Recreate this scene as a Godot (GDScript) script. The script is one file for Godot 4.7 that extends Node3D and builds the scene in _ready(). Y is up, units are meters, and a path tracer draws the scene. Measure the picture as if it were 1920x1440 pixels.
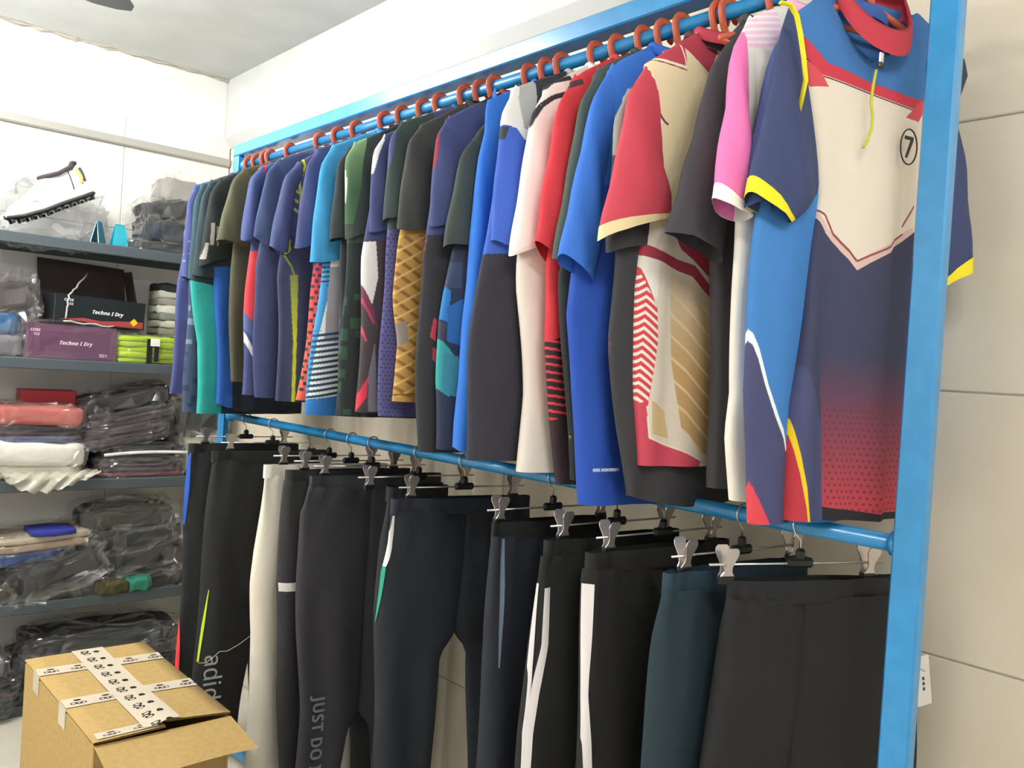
extends Node3D

const ROD_Y := 2.03
const RAIL_Y := 1.15
const RACK_Z := 0.304
var taken := {}
var M := {}
var rng := RandomNumberGenerator.new()
var wrinkle: NoiseTexture2D

func _ready() -> void:
	rng.seed = 7
	camera_and_light()
	materials()
	room()
	rack()
	shelves()
	shirts()
	trousers()
	shelf_goods()
	carton()
	fan()

# ---------------------------------------------------------------- camera, light
func camera_and_light() -> void:
	var cam := Camera3D.new()
	cam.name = "camera"
	cam.position = Vector3(3.8205, 1.3689, 1.5908)
	var yaw := deg_to_rad(41.2909)
	var pitch := deg_to_rad(-0.8351)
	var roll := deg_to_rad(3.6173)
	var f := Vector3(-cos(yaw) * cos(pitch), sin(pitch), -sin(yaw) * cos(pitch))
	var r := f.cross(Vector3.UP).normalized()
	var u := r.cross(f)
	var r2 := cos(roll) * r + sin(roll) * u
	var u2 := -sin(roll) * r + cos(roll) * u
	cam.basis = Basis(r2, u2, -f)
	cam.fov = rad_to_deg(2.0 * atan(720.0 / 1633.45))
	cam.near = 0.05
	add_child(cam)
	var we := WorldEnvironment.new()
	we.name = "world_environment"
	var e := Environment.new()
	e.background_mode = Environment.BG_COLOR
	e.background_color = Color(0.55, 0.6, 0.65)
	e.tonemap_mode = Environment.TONE_MAPPER_LINEAR
	e.tonemap_exposure = 1.28
	e.sdfgi_enabled = true
	e.ssao_enabled = true
	e.ssil_enabled = true
	we.environment = e
	add_child(we)
	tube_light(Vector3(1.13, 2.47, 1.15), 0.95, 0.85, "white fluorescent tube light under the ceiling near the shelves")
	tube_light(Vector3(1.1, 2.47, 2.2), 1.0, 1.5, "white fluorescent tube light under the ceiling left of the viewer")
	tube_light(Vector3(4.5, 2.47, 1.6), 1.2, 0.95, "white fluorescent tube light under the ceiling behind the viewer")

func tube_light(at: Vector3, length: float, energy: float, label: String) -> void:
	var t := thing("tube_light", label, "light", at)
	var white := StandardMaterial3D.new()
	white.albedo_color = Color(0.9, 0.9, 0.88)
	mi("housing", rbox(Vector3(length + 0.06, 0.035, 0.05), 0.006), white, t, Vector3(0, 0.05, 0))
	var glow := StandardMaterial3D.new()
	glow.albedo_color = Color(1, 1, 1)
	glow.emission_enabled = true
	glow.emission = Color(1.0, 0.97, 0.93)
	glow.emission_energy_multiplier = 25.0
	var pts := PackedVector3Array([Vector3(-length / 2, 0.018, 0), Vector3(length / 2, 0.018, 0)])
	mi("tube", tube(pts, 0.013, 12), glow, t)
	for s in [-1, 1]:
		mi("end_cap", rbox(Vector3(0.02, 0.05, 0.035), 0.004), white, t, Vector3(s * (length / 2 + 0.01), 0.02, 0))
	# the tube shines all round: four lamps of its thickness along its lower side
	for k in 4:
		var a := OmniLight3D.new()
		a.name = "light"
		a.light_energy = energy / 4.0
		a.light_color = Color(1.0, 0.99, 0.97)
		a.light_size = 0.03
		a.omni_range = 9.0
		a.omni_attenuation = 2.0
		a.shadow_enabled = true
		a.position = Vector3(length * (k - 1.5) / 4.0, -0.03, 0)
		t.add_child(a, true)

# ---------------------------------------------------------------- naming
func numbered(called: String) -> String:
	if not taken.has(called):
		taken[called] = 0
		return called
	taken[called] += 1
	return "%s_%03d" % [called, taken[called]]

func tag(o: Node, label: String, category: String, group := "") -> void:
	o.set_meta("label", label)
	o.set_meta("category", category)
	if group:
		o.set_meta("group", group)

func thing(called: String, label: String, category: String, at := Vector3.ZERO, turn := 0.0, group := "") -> Node3D:
	var o := Node3D.new()
	o.name = numbered(called)
	add_child(o)
	o.position = at
	o.rotation_degrees.y = turn
	tag(o, label, category, group)
	return o

func mi(called: String, mesh: Mesh, mat: Material, parent: Node = self, at := Vector3.ZERO) -> MeshInstance3D:
	var o := MeshInstance3D.new()
	o.name = numbered(called) if parent == self else called
	o.mesh = mesh
	o.material_override = mat
	o.position = at
	parent.add_child(o, true)
	return o

func struct(called: String, mesh: Mesh, mat: Material, at := Vector3.ZERO) -> MeshInstance3D:
	var o := mi(called, mesh, mat, self, at)
	o.set_meta("kind", "structure")
	return o

# ---------------------------------------------------------------- mesh helpers
func tri(st: SurfaceTool, a: Vector3, b: Vector3, c: Vector3, out: Vector3) -> void:
	if (b - a).cross(c - a).dot(out) > 0.0:
		var t := b
		b = c
		c = t
	for p in [a, b, c]:
		st.add_vertex(p)

func quad(st: SurfaceTool, a: Vector3, b: Vector3, c: Vector3, d: Vector3, out: Vector3) -> void:
	tri(st, a, b, c, out)
	tri(st, a, c, d, out)

func rbox(size: Vector3, bevel: float) -> ArrayMesh:
	var st := SurfaceTool.new()
	st.begin(Mesh.PRIMITIVE_TRIANGLES)
	st.set_smooth_group(-1)
	var h := size / 2.0
	var k := minf(bevel, minf(h.x, minf(h.y, h.z)) * 0.9)
	var vert := func(s: Vector3, axis: int) -> Vector3:
		var p := Vector3(s.x * (h.x - k), s.y * (h.y - k), s.z * (h.z - k))
		p[axis] = s[axis] * h[axis]
		return p
	for axis in 3:
		var b := (axis + 1) % 3
		var c := (axis + 2) % 3
		for s in [-1.0, 1.0]:
			var q := []
			for e in [[-1.0, -1.0], [1.0, -1.0], [1.0, 1.0], [-1.0, 1.0]]:
				var v := Vector3.ZERO
				v[axis] = s
				v[b] = e[0]
				v[c] = e[1]
				q.append(vert.call(v, axis))
			var n := Vector3.ZERO
			n[axis] = s
			quad(st, q[0], q[1], q[2], q[3], n)
		for sb in [-1.0, 1.0]:
			for sc in [-1.0, 1.0]:
				var lo := Vector3.ZERO
				lo[axis] = -1.0
				lo[b] = sb
				lo[c] = sc
				var hi := lo
				hi[axis] = 1.0
				var n2 := Vector3.ZERO
				n2[b] = sb
				n2[c] = sc
				quad(st, vert.call(lo, b), vert.call(hi, b), vert.call(hi, c), vert.call(lo, c), n2)
	for sx in [-1.0, 1.0]:
		for sy in [-1.0, 1.0]:
			for sz in [-1.0, 1.0]:
				var s3 := Vector3(sx, sy, sz)
				tri(st, vert.call(s3, 0), vert.call(s3, 1), vert.call(s3, 2), s3)
	st.generate_normals()
	return st.commit()

# a grid of nu x nv points; closed wraps round in u
func grid(nu: int, nv: int, f: Callable, closed: bool, uvf = null, faceted := false) -> ArrayMesh:
	var st := SurfaceTool.new()
	st.begin(Mesh.PRIMITIVE_TRIANGLES)
	if faceted:
		st.set_smooth_group(-1)
	for j in nv:
		for i in nu:
			var p: Vector3 = f.call(i, j)
			st.set_uv(uvf.call(p) if uvf != null else Vector2(float(i) / nu, float(j) / nv))
			st.add_vertex(p)
	for j in nv - 1:
		for i in (nu if closed else nu - 1):
			var a := j * nu + i
			var b := j * nu + (i + 1) % nu
			for k in [a, b, a + nu, b, b + nu, a + nu]:
				st.add_index(k)
	if faceted:
		st.deindex()
	st.generate_normals()
	return st.commit()

func tube(pts: PackedVector3Array, r: float, segs := 10, flat := 1.0, side := Vector3.ZERO) -> ArrayMesh:
	var n := pts.size()
	var frames := []
	var up := Vector3.UP
	for i in n:
		var t := (pts[mini(i + 1, n - 1)] - pts[maxi(i - 1, 0)]).normalized()
		if side != Vector3.ZERO:
			up = side
		elif absf(t.dot(up)) > 0.95:
			up = Vector3.RIGHT if absf(t.x) < 0.9 else Vector3.FORWARD
		var a := t.cross(up).normalized()
		var b := a.cross(t).normalized()
		if side == Vector3.ZERO:
			up = b
		frames.append([a, b])
	return grid(segs, n + 2, func(i: int, j: int) -> Vector3:
		var jj := clampi(j - 1, 0, n - 1)
		var rr := 0.0 if (j == 0 or j == n + 1) else r
		var ph := TAU * i / segs
		return pts[jj] + frames[jj][0] * cos(ph) * rr + frames[jj][1] * sin(ph) * rr * flat, true)

func bez(a: Vector3, b: Vector3, c: Vector3, n: int) -> PackedVector3Array:
	var o := PackedVector3Array()
	for i in n + 1:
		var t := float(i) / n
		o.append(a.lerp(b, t).lerp(b.lerp(c, t), t))
	return o

# an outline in the x-y plane given depth along z, edges square
func slab(poly: PackedVector2Array, depth: float) -> ArrayMesh:
	var st := SurfaceTool.new()
	st.begin(Mesh.PRIMITIVE_TRIANGLES)
	st.set_smooth_group(-1)
	var ids := Geometry2D.triangulate_polygon(poly)
	var z := depth / 2.0
	for k in range(0, ids.size(), 3):
		var a := poly[ids[k]]
		var b := poly[ids[k + 1]]
		var c := poly[ids[k + 2]]
		tri(st, Vector3(a.x, a.y, z), Vector3(b.x, b.y, z), Vector3(c.x, c.y, z), Vector3.BACK)
		tri(st, Vector3(a.x, a.y, -z), Vector3(b.x, b.y, -z), Vector3(c.x, c.y, -z), Vector3.FORWARD)
	var cw := Geometry2D.is_polygon_clockwise(poly)
	for i in poly.size():
		var a2 := poly[i]
		var b2 := poly[(i + 1) % poly.size()]
		var d := b2 - a2
		var nrm := Vector3(d.y, -d.x, 0) * (-1.0 if cw else 1.0)
		quad(st, Vector3(a2.x, a2.y, z), Vector3(b2.x, b2.y, z), Vector3(b2.x, b2.y, -z), Vector3(a2.x, a2.y, -z), nrm)
	st.generate_normals()
	return st.commit()

# a soft rounded block with crumples: e small is boxy
func crumple(size: Vector3, amp: float, freq: float, seed_no: int, e := 0.35, nu := 40, nv := 20, jitter := 0.0) -> ArrayMesh:
	var noise := FastNoiseLite.new()
	noise.seed = seed_no
	noise.frequency = freq
	noise.fractal_type = FastNoiseLite.FRACTAL_RIDGED
	noise.fractal_octaves = 3
	var g := RandomNumberGenerator.new()
	g.seed = seed_no
	var pw := func(x: float) -> float: return signf(x) * pow(absf(x), e)
	return grid(nu, nv, func(i: int, j: int) -> Vector3:
		var ph := TAU * i / nu
		var th := PI * j / (nv - 1) - PI / 2
		var d := Vector3(pw.call(cos(th)) * pw.call(cos(ph)), pw.call(sin(th)), pw.call(cos(th)) * pw.call(sin(ph)))
		var p := d * size / 2.0
		p += Vector3(g.randf() - 0.5, g.randf() - 0.5, g.randf() - 0.5) * jitter
		return p + d * amp * noise.get_noise_3dv(p), true, null, jitter > 0.0)

# ---------------------------------------------------------------- materials
func mat(key: String, c: Color, rough := 0.8, metal := 0.0) -> StandardMaterial3D:
	if M.has(key):
		return M[key]
	var m := StandardMaterial3D.new()
	m.resource_name = key
	m.albedo_color = c
	m.roughness = rough
	m.metallic = metal
	m.cull_mode = BaseMaterial3D.CULL_DISABLED
	M[key] = m
	return m

func cloth(c: Color) -> StandardMaterial3D:
	var m := mat("cloth_" + c.to_html(false), c, 0.82)
	m.normal_enabled = true
	m.normal_texture = wrinkle
	m.normal_scale = 0.7
	return m

func noise_tex(freq: float, a: Color, b: Color, size := 512, oct := 4, seed_no := 1) -> NoiseTexture2D:
	var n := FastNoiseLite.new()
	n.seed = seed_no
	n.frequency = freq
	n.fractal_octaves = oct
	var t := NoiseTexture2D.new()
	t.width = size
	t.height = size
	t.seamless = true
	t.noise = n
	var g := Gradient.new()
	g.set_color(0, a)
	g.set_color(1, b)
	t.color_ramp = g
	return t

func tri_mat(key: String, tex: Texture2D, scale: float, rough: float) -> StandardMaterial3D:
	var m := mat(key, Color.WHITE, rough)
	m.albedo_texture = tex
	m.uv1_triplanar = true
	m.uv1_world_triplanar = true
	m.uv1_scale = Vector3.ONE * scale
	return m

func materials() -> void:
	var n := FastNoiseLite.new()
	n.frequency = 0.012
	n.fractal_octaves = 5
	wrinkle = NoiseTexture2D.new()
	wrinkle.width = 512
	wrinkle.height = 512
	wrinkle.seamless = true
	wrinkle.as_normal_map = true
	wrinkle.bump_strength = 3.0
	wrinkle.noise = n
	tri_mat("tile", noise_tex(0.008, Color("ddd3bf"), Color("e8dfcd"), 512, 4, 3), 0.7, 0.28)
	tri_mat("back_tile", noise_tex(0.008, Color("e3e1dc"), Color("ebeae6"), 512, 4, 4), 0.7, 0.28)
	tri_mat("plaster", noise_tex(0.01, Color("e4e3df"), Color("ecebe8"), 512, 4, 5), 0.6, 0.85)
	tri_mat("wall_paint", noise_tex(0.01, Color("c6c8c8"), Color("d1d3d2"), 512, 4, 6), 0.6, 0.85)
	tri_mat("ceiling_paint", noise_tex(0.01, Color("c3c7c6"), Color("d0d4d3"), 512, 4, 9), 0.6, 0.9)
	mat("grout", Color("a89f8c"), 0.9)
	tri_mat("floor_tile", noise_tex(0.01, Color("cfc8ba"), Color("dcd6c9"), 512, 4, 11), 0.8, 0.35)
	var bl := tri_mat("blue_paint", noise_tex(0.05, Color("2087c6"), Color("2a93d2"), 256, 3, 12), 1.5, 0.3)
	bl.clearcoat_enabled = true
	bl.clearcoat = 0.6
	bl.clearcoat_roughness = 0.16
	mat("shelf_paint", Color("4a5459"), 0.45)
	mat("hanger_plastic", Color("cb6248"), 0.4)
	mat("chrome", Color("d8d6d4"), 0.18, 0.9)
	mat("clip_metal", Color("cfc8c6"), 0.25, 0.75)
	mat("black_plastic", Color("191b1e"), 0.45)
	var p := mat("clear_plastic", Color(1, 1, 1, 0.02), 0.1)
	p.transparency = BaseMaterial3D.TRANSPARENCY_ALPHA
	tri_mat("cardboard", noise_tex(0.03, Color("b09258"), Color("bfa168"), 512, 4, 14), 3.0, 0.85)

# ---------------------------------------------------------------- the room
func room() -> void:
	var wx := 5.4
	var wz := 3.3
	var hy := 2.584
	struct("floor", rbox(Vector3(wx + 0.3, 0.12, wz + 0.3), 0.005), M.floor_tile, Vector3(wx / 2, -0.06, wz / 2))
	struct("ceiling", rbox(Vector3(wx + 0.3, 0.12, wz + 0.3), 0.005), M.ceiling_paint, Vector3(wx / 2, hy + 0.06, wz / 2))
	var right := struct("wall_right", rbox(Vector3(wx + 0.3, hy, 0.12), 0.004), M.plaster, Vector3(wx / 2, hy / 2, -0.066))
	var back := struct("wall_back", rbox(Vector3(0.12, hy, wz), 0.004), M.plaster, Vector3(-0.066, hy / 2, wz / 2))
	struct("wall_left", rbox(Vector3(wx + 0.3, hy, 0.12), 0.004), M.plaster, Vector3(wx / 2, hy / 2, wz + 0.06))
	struct("wall_front", rbox(Vector3(0.12, hy, wz), 0.004), M.plaster, Vector3(wx + 0.06, hy / 2, wz / 2))
	# glazed wall panels, each with its own bevelled edge, joints recessed
	var rows := [0.0, 0.445, 0.915, 1.382, 1.857, 2.325]
	var cols := [0.0, 0.2, 1.1, 2.0, 2.9, 3.8, 4.7, 5.4]
	for r in rows.size() - 1:
		var y0: float = rows[r]
		var y1: float = rows[r + 1]
		for c in cols.size() - 1:
			var x0: float = cols[c]
			var x1: float = cols[c + 1]
			mi("tile", rbox(Vector3(x1 - x0 - 0.003, y1 - y0 - 0.003, 0.008), 0.002), M.tile, right, Vector3((x0 + x1) / 2, (y0 + y1) / 2, 0.0) - right.position + Vector3(0, 0, -0.004))
		for c in 5:
			var z0 := 0.5 * c - 0.05
			if c == 0:
				z0 = 0.0
			var z1 := minf(0.5 * (c + 1) - 0.05, wz)
			mi("tile", rbox(Vector3(0.008, y1 - y0 - 0.003, z1 - z0 - 0.003), 0.002), M.back_tile, back, Vector3(-0.004, (y0 + y1) / 2, (z0 + z1) / 2) - back.position)
	# the plaster above the tiles stands proud of them, its lower edge chamfered
	var prof := PackedVector2Array([Vector2(0, 2.282), Vector2(0.004, 2.284), Vector2(0.03, 2.326), Vector2(0.031, 2.334), Vector2(0.026, 2.337), Vector2(0.026, 2.584), Vector2(0, 2.584)])
	var led := struct("trim_1", slab(prof, wx), M.wall_paint, Vector3(wx / 2, 0, 0))
	led.rotation_degrees.y = -90
	struct("trim_2", rbox(Vector3(0.022, 0.034, 3.2), 0.005), mat("trunking", Color("a7a6a1"), 0.5), Vector3(0.0115, 2.216, 1.605))
	# rough plaster bead in the corner of the back wall and the ceiling
	var nn := FastNoiseLite.new()
	nn.frequency = 9.0
	var bead := grid(8, 180, func(i: int, j: int) -> Vector3:
		var z := 0.0 + 3.2 * j / 179.0
		var a := PI / 2 * i / 7.0
		var rr := 0.01 + 0.014 * nn.get_noise_2d(z, i * 0.03) + 0.01 * nn.get_noise_2d(z * 4.0, 3.0)
		return Vector3(rr * sin(a), 2.584 - rr * cos(a) * 0.8, z), false)
	struct("trim_3", bead, mat("old_plaster", Color("b4afa4"), 0.95))

# ---------------------------------------------------------------- blue rack
func rack() -> void:
	var t := thing("garment_rack", "tall bright blue steel garment rack with two hanging rails against the tiled wall", "rack", Vector3(0, 0, RACK_Z))
	for x in [0.837, 3.265]:
		mi("post", rbox(Vector3(0.044, 2.063, 0.024), 0.003), M.blue_paint, t, Vector3(x, 2.063 / 2, 0.013))
	mi("top_beam", rbox(Vector3(2.478, 0.04, 0.05), 0.003), M.blue_paint, t, Vector3(2.054, 2.083, 0))
	mi("bottom_beam", rbox(Vector3(2.39, 0.04, 0.02), 0.003), M.blue_paint, t, Vector3(2.051, 0.05, 0.013))
	for y in [ROD_Y, RAIL_Y]:
		mi("rail", tube(PackedVector3Array([Vector3(0.866, y, 0), Vector3(3.242, y, 0)]), 0.0135, 16), M.blue_paint, t)
		for x in [0.869, 3.239]:
			mi("rail_socket", tube(PackedVector3Array([Vector3(x - 0.006, y, 0), Vector3(x + 0.006, y, 0)]), 0.019, 16), M.blue_paint, t)

func fan() -> void:
	var dark := mat("fan_paint", Color("5d6468"), 0.4)
	var hub := Vector3(1.75, 2.3, 1.18)
	var t := thing("ceiling_fan", "grey ceiling fan with only a rounded blade tip in view", "fan", hub)
	mi("motor", crumple(Vector3(0.2, 0.1, 0.2), 0.0, 1.0, 1, 0.6, 24, 12), dark, t)
	mi("down_rod", tube(PackedVector3Array([Vector3(0, 0.04, 0), Vector3(0, 0.284, 0)]), 0.012, 12), dark, t)
	var tip := Vector3(1.235, 2.3, 0.89) - hub
	var l := Vector2(tip.x, tip.z).length()
	for k in 3:
		var outline := PackedVector2Array([Vector2(0.07, -0.03), Vector2(0.2, -0.07), Vector2(l - 0.05, -0.085), Vector2(l - 0.016, -0.072), Vector2(l, -0.03), Vector2(l - 0.002, 0.03), Vector2(l - 0.02, 0.07), Vector2(l - 0.06, 0.085), Vector2(0.2, 0.07), Vector2(0.07, 0.03)])
		var b := mi("blade", slab(outline, 0.005), dark, t)
		b.basis = Basis(Vector3.UP, atan2(-tip.z, tip.x) + TAU * k / 3.0) * Basis(Vector3.RIGHT, -PI / 2 + 0.12)

# ---------------------------------------------------------------- shelves
func shelves() -> void:
	var names := ["topmost dark grey metal shelf carrying the white shoe", "dark grey metal shelf carrying the printed boxes", "dark grey metal shelf carrying the purple and white packages", "dark grey metal shelf with black wrapped packages above the carton", "lowest dark grey shelf close to the floor behind the carton"]
	var hs := [1.712, 1.268, 0.821, 0.374, -0.002]
	for k in 5:
		var t := thing("metal_shelf", names[k], "shelf", Vector3(0, hs[k], 0))
		mi("board", rbox(Vector3(0.315, 0.012, 2.2), 0.002), M.shelf_paint, t, Vector3(0.159, 0.034, 1.12))
		mi("front_lip", rbox(Vector3(0.014, 0.04, 2.2), 0.003), M.shelf_paint, t, Vector3(0.313, 0.02, 1.12))
		mi("rear_lip", rbox(Vector3(0.012, 0.04, 2.2), 0.003), M.shelf_paint, t, Vector3(0.008, 0.02, 1.12))

# ---------------------------------------------------------------- printed cloth
# a garment's print covers 0.8 m across (0.4 m each side of its middle) and 0.95 m down; points are in millimetres
func spans(im: Image, poly: Array, put: Callable) -> void:
	var w := im.get_width()
	var h := im.get_height()
	var n := poly.size() / 2
	var px := PackedVector2Array()
	var lo := 1e9
	var hi := -1e9
	for i in n:
		var p := Vector2((poly[2 * i] + 400.0) / 800.0 * w, poly[2 * i + 1] / 950.0 * h)
		px.append(p)
		lo = minf(lo, p.y)
		hi = maxf(hi, p.y)
	for y in range(maxi(0, int(lo)), mini(h, int(hi) + 1)):
		var xs := []
		var yc := y + 0.5
		for i in n:
			var a := px[i]
			var b := px[(i + 1) % n]
			if (a.y <= yc) != (b.y <= yc):
				xs.append(a.x + (b.x - a.x) * (yc - a.y) / (b.y - a.y))
		xs.sort()
		for k in range(0, xs.size() - 1, 2):
			var x0 := clampi(roundi(xs[k]), 0, w)
			var x1 := clampi(roundi(xs[k + 1]), 0, w)
			if x1 > x0:
				put.call(y, x0, x1)

func print_cloth(base: String, ops: Array, w: int) -> StandardMaterial3D:
	var h := int(w * 1.1875)
	var im := Image.create(w, h, false, Image.FORMAT_RGB8)
	im.fill(Color(base))
	var mx := 800.0 / w
	var my := 950.0 / h
	for op in ops:
		var kind: String = op[0]
		var col := Color(op[1])
		if kind == "p":        # plain patch
			spans(im, op[2], func(y, x0, x1): im.fill_rect(Rect2i(x0, y, x1 - x0, 1), col))
		elif kind == "g":      # printed fade from one colour to another down the cloth
			var c2 := Color(op[3])
			spans(im, op[2], func(y, x0, x1): im.fill_rect(Rect2i(x0, y, x1 - x0, 1), col.lerp(c2, clampf((y * my - op[4]) / (op[5] - op[4]), 0.0, 1.0))))
		elif kind == "s":      # stripes: step, width, slope
			spans(im, op[2], func(y, x0, x1):
				for x in range(x0, x1):
					if fposmod(y * my + x * mx * op[5], op[3]) < op[4]:
						im.set_pixel(x, y, col))
		elif kind == "v":      # chevrons about a middle line: step, width, slope, middle
			spans(im, op[2], func(y, x0, x1):
				for x in range(x0, x1):
					if fposmod(y * my - absf(x * mx - 400.0 - op[6]) * op[5], op[3]) < op[4]:
						im.set_pixel(x, y, col))
		elif kind == "d":      # dots: step, size
			spans(im, op[2], func(y, x0, x1):
				for x in range(x0, x1):
					var r := floorf(y * my / op[3])
					if absf(fposmod(y * my, op[3]) - op[3] / 2) < op[4] and absf(fposmod(x * mx + fmod(r, 2.0) * op[3] / 2, op[3]) - op[3] / 2) < op[4]:
						im.set_pixel(x, y, col))
		elif kind == "b":      # scattered blocks: size, count
			var g := RandomNumberGenerator.new()
			g.seed = 11
			for k in op[4]:
				var box: Array = op[2]
				var cx := g.randf_range(box[0], box[2])
				var cy := g.randf_range(box[1], box[3])
				var s: float = g.randf_range(0.4, 1.0) * op[3]
				im.fill_rect(Rect2i(int((cx + 400) / mx), int(cy / my), maxi(1, int(s * g.randf_range(0.5, 1.3) / mx)), maxi(1, int(s / my))), col)
		elif kind == "l":      # line: width
			var pts: Array = op[2]
			for k in range(0, pts.size() - 2, 2):
				var a := Vector2(pts[k], pts[k + 1])
				var b := Vector2(pts[k + 2], pts[k + 3])
				var nn: Vector2 = (b - a).orthogonal().normalized() * op[3] / 2.0
				var q := [a + nn, b + nn, b - nn, a - nn]
				var flat := []
				for p in q:
					flat.append(p.x)
					flat.append(p.y)
				spans(im, flat, func(y, x0, x1): im.fill_rect(Rect2i(x0, y, x1 - x0, 1), col))
	var m := StandardMaterial3D.new()
	m.albedo_texture = ImageTexture.create_from_image(im)
	m.roughness = 0.82
	m.cull_mode = BaseMaterial3D.CULL_DISABLED
	m.normal_enabled = true
	m.normal_texture = wrinkle
	m.normal_scale = 0.7
	return m

func cloth_uv(p: Vector3) -> Vector2:
	return Vector2(p.x / 0.8 + 0.5, -p.y / 0.95)

# local axes of a hanging garment: x across towards the room, y up, z away from the front
func L(u: float, v: float, w: float) -> Vector3:
	return Vector3(u, -v, -w)

func along(prof: Array, v: float) -> float:
	for i in range(prof.size() - 1):
		var a: Vector2 = prof[i]
		var b: Vector2 = prof[i + 1]
		if v <= b.y:
			return lerpf(a.x, b.x, clampf((v - a.y) / maxf(b.y - a.y, 0.001), 0.0, 1.0))
	return prof[-1].x

func mm(a: Array) -> Array:
	var o := []
	for i in range(0, a.size(), 2):
		o.append(Vector2(a[i] / 1000.0, a[i + 1] / 1000.0))
	return o

# half thickness of a torso, then the push of its folds
func torso_pt(d: Dictionary, prof: Array, ph: float, v: float, off := 0.0) -> Vector3:
	var hem: float = prof[-1].y
	var a := along(prof, v) + off
	var seed_ph: float = d.x * 37.0
	a += 0.005 * sin(v * 13.0 + seed_ph) * smoothstep(0.25, 0.5, v)
	var th: float = d.get("t", 0.026)
	var t := lerpf(0.008, 0.02, smoothstep(0.05, 0.12, v))
	t = lerpf(t, th, smoothstep(0.12, 0.4, v)) + off
	var c := cos(ph)
	var s := sin(ph)
	var u := a * signf(c) * pow(absf(c), 0.8)
	if c < 0.0:
		u *= d.get("wallside", 1.0)
	var w := t * signf(s) * pow(absf(s), 0.75)
	var k: float = d.get("fold", 0.007) * smoothstep(0.15, 0.6, v) * (0.25 + 0.75 * absf(s))
	w += k * (sin(u * 41.0 + seed_ph + sin(v * 4.0 + seed_ph)) + 0.55 * sin(u * 90.0 + seed_ph * 2.3 + v * 2.5))
	var neck: float = 0.0
	if s > 0.0:
		neck = (d.get("dip", 0.035) as float) * maxf(0.0, 1.0 - pow(u / 0.09, 2.0)) * (1.0 - smoothstep(0.05, 0.3, v))
	var vv: float = v + neck + d.get("tail", 0.0) * smoothstep(hem - 0.12, hem, v) * (1.0 - (u / a) * (u / a))
	return L(u, vv, w)

func sleeve_mesh(d: Dictionary, side: float, s0: float, s1: float, off := 0.0) -> ArrayMesh:
	var q := mm(d.sl)
	var S: Vector2 = q[0]
	var A: Vector2 = q[1]
	var B: Vector2 = q[2]
	var P: Vector2 = q[3]
	var ctl := (S + A) / 2.0 + Vector2(0.012, -0.015)
	var front: float = d.get("front", 0.012)
	var seed_ph: float = d.x * 53.0 + side
	var rows := 16 if s1 - s0 > 0.5 else 4
	var wide: float = d.get("st_", 0.022)
	return grid(22, rows, func(i: int, j: int) -> Vector3:
		var s := lerpf(s0, s1, float(j) / (rows - 1))
		var top := S.lerp(ctl, s).lerp(ctl.lerp(A, s), s)
		var low := P.lerp(B, s)
		var start := 1.0 - smoothstep(0.0, 0.25, s)
		top.x -= (d.get("ins", 0.02) as float) * start
		low.x -= (d.get("ins", 0.02) as float) * start
		var mid := (top + low) / 2.0
		var half := (top - low) / 2.0
		var ph := TAU * i / 22.0
		var t := lerpf(0.014, wide, smoothstep(0.0, 0.45, s)) + off
		var cs := cos(ph)
		var p := mid + half * (signf(cs) * pow(absf(cs), 0.85)) * (1.0 + off * 8.0)
		var w := t * sin(ph) + front * smoothstep(0.0, 0.6, s)
		w += 0.003 * sin(p.x * 120.0 + p.y * 30.0 + seed_ph) * s
		p.y += 0.004 * sin(ph * 2.0 + seed_ph) * s
		if d.has("rtip") and side < 0.0:
			p.x += d.rtip * s
			p.y += 0.06 * s
		return L(p.x * side, p.y, w), true, cloth_uv)

func collar_mesh(d: Dictionary, tall: float) -> ArrayMesh:
	return grid(28, 5, func(i: int, j: int) -> Vector3:
		var ph := TAU * i / 28.0
		var s := sin(ph)
		var r: float = 1.0 + [0.02, 0.05, 0.04, -0.03, -0.08][j]
		var dip: float = d.get("dip", 0.035)
		var v: float = 0.058 - tall * [0.0, 0.35, 0.8, 1.0, 0.85][j] + dip * maxf(0.0, s) + 0.008 * cos(ph * 2.0)
		return L(0.074 * r * cos(ph), v, 0.038 * r * s + 0.008 * maxf(0.0, s)), true, cloth_uv)

func hanger(d: Dictionary, o_label: String) -> void:
	var t: Node3D
	if M.has("hanger_proto"):
		t = M.hanger_proto.duplicate()
		t.name = numbered("coat_hanger")
		add_child(t)
	else:
		t = thing("coat_hanger", "", "hanger")
		M["hanger_proto"] = t
		var hook := PackedVector3Array()
		for k in 15:
			var a2 := deg_to_rad(-40.0 + 230.0 * k / 14.0)
			hook.append(Vector3(-0.0205 * cos(a2), 0.0205 * sin(a2), 0))
		hook.append(Vector3(0.012, -0.028, 0))
		hook.append(Vector3(0.002, -0.042, 0))
		hook.append(Vector3(0.0, -0.066, 0))
		mi("hook", tube(hook, 0.0078, 10, 0.65, Vector3(0, 0, 1)), M.hanger_plastic, t)
		for s in [-1.0, 1.0]:
			mi("shoulder_arm", tube(bez(Vector3(0, -0.064, 0), Vector3(s * 0.05, -0.068, 0), Vector3(s * 0.132, -0.104, 0), 8), 0.0055, 8, 1.0), M.hanger_plastic, t)
		mi("cross_bar", tube(PackedVector3Array([Vector3(-0.13, -0.106, 0), Vector3(0.13, -0.106, 0)]), 0.004, 8), M.hanger_plastic, t)
	t.position = Vector3(d.x, ROD_Y, RACK_Z)
	t.rotation_degrees.y = -(90.0 + d.psi)
	tag(t, o_label, "hanger", "orange-brown hangers on the upper rail")

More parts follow.
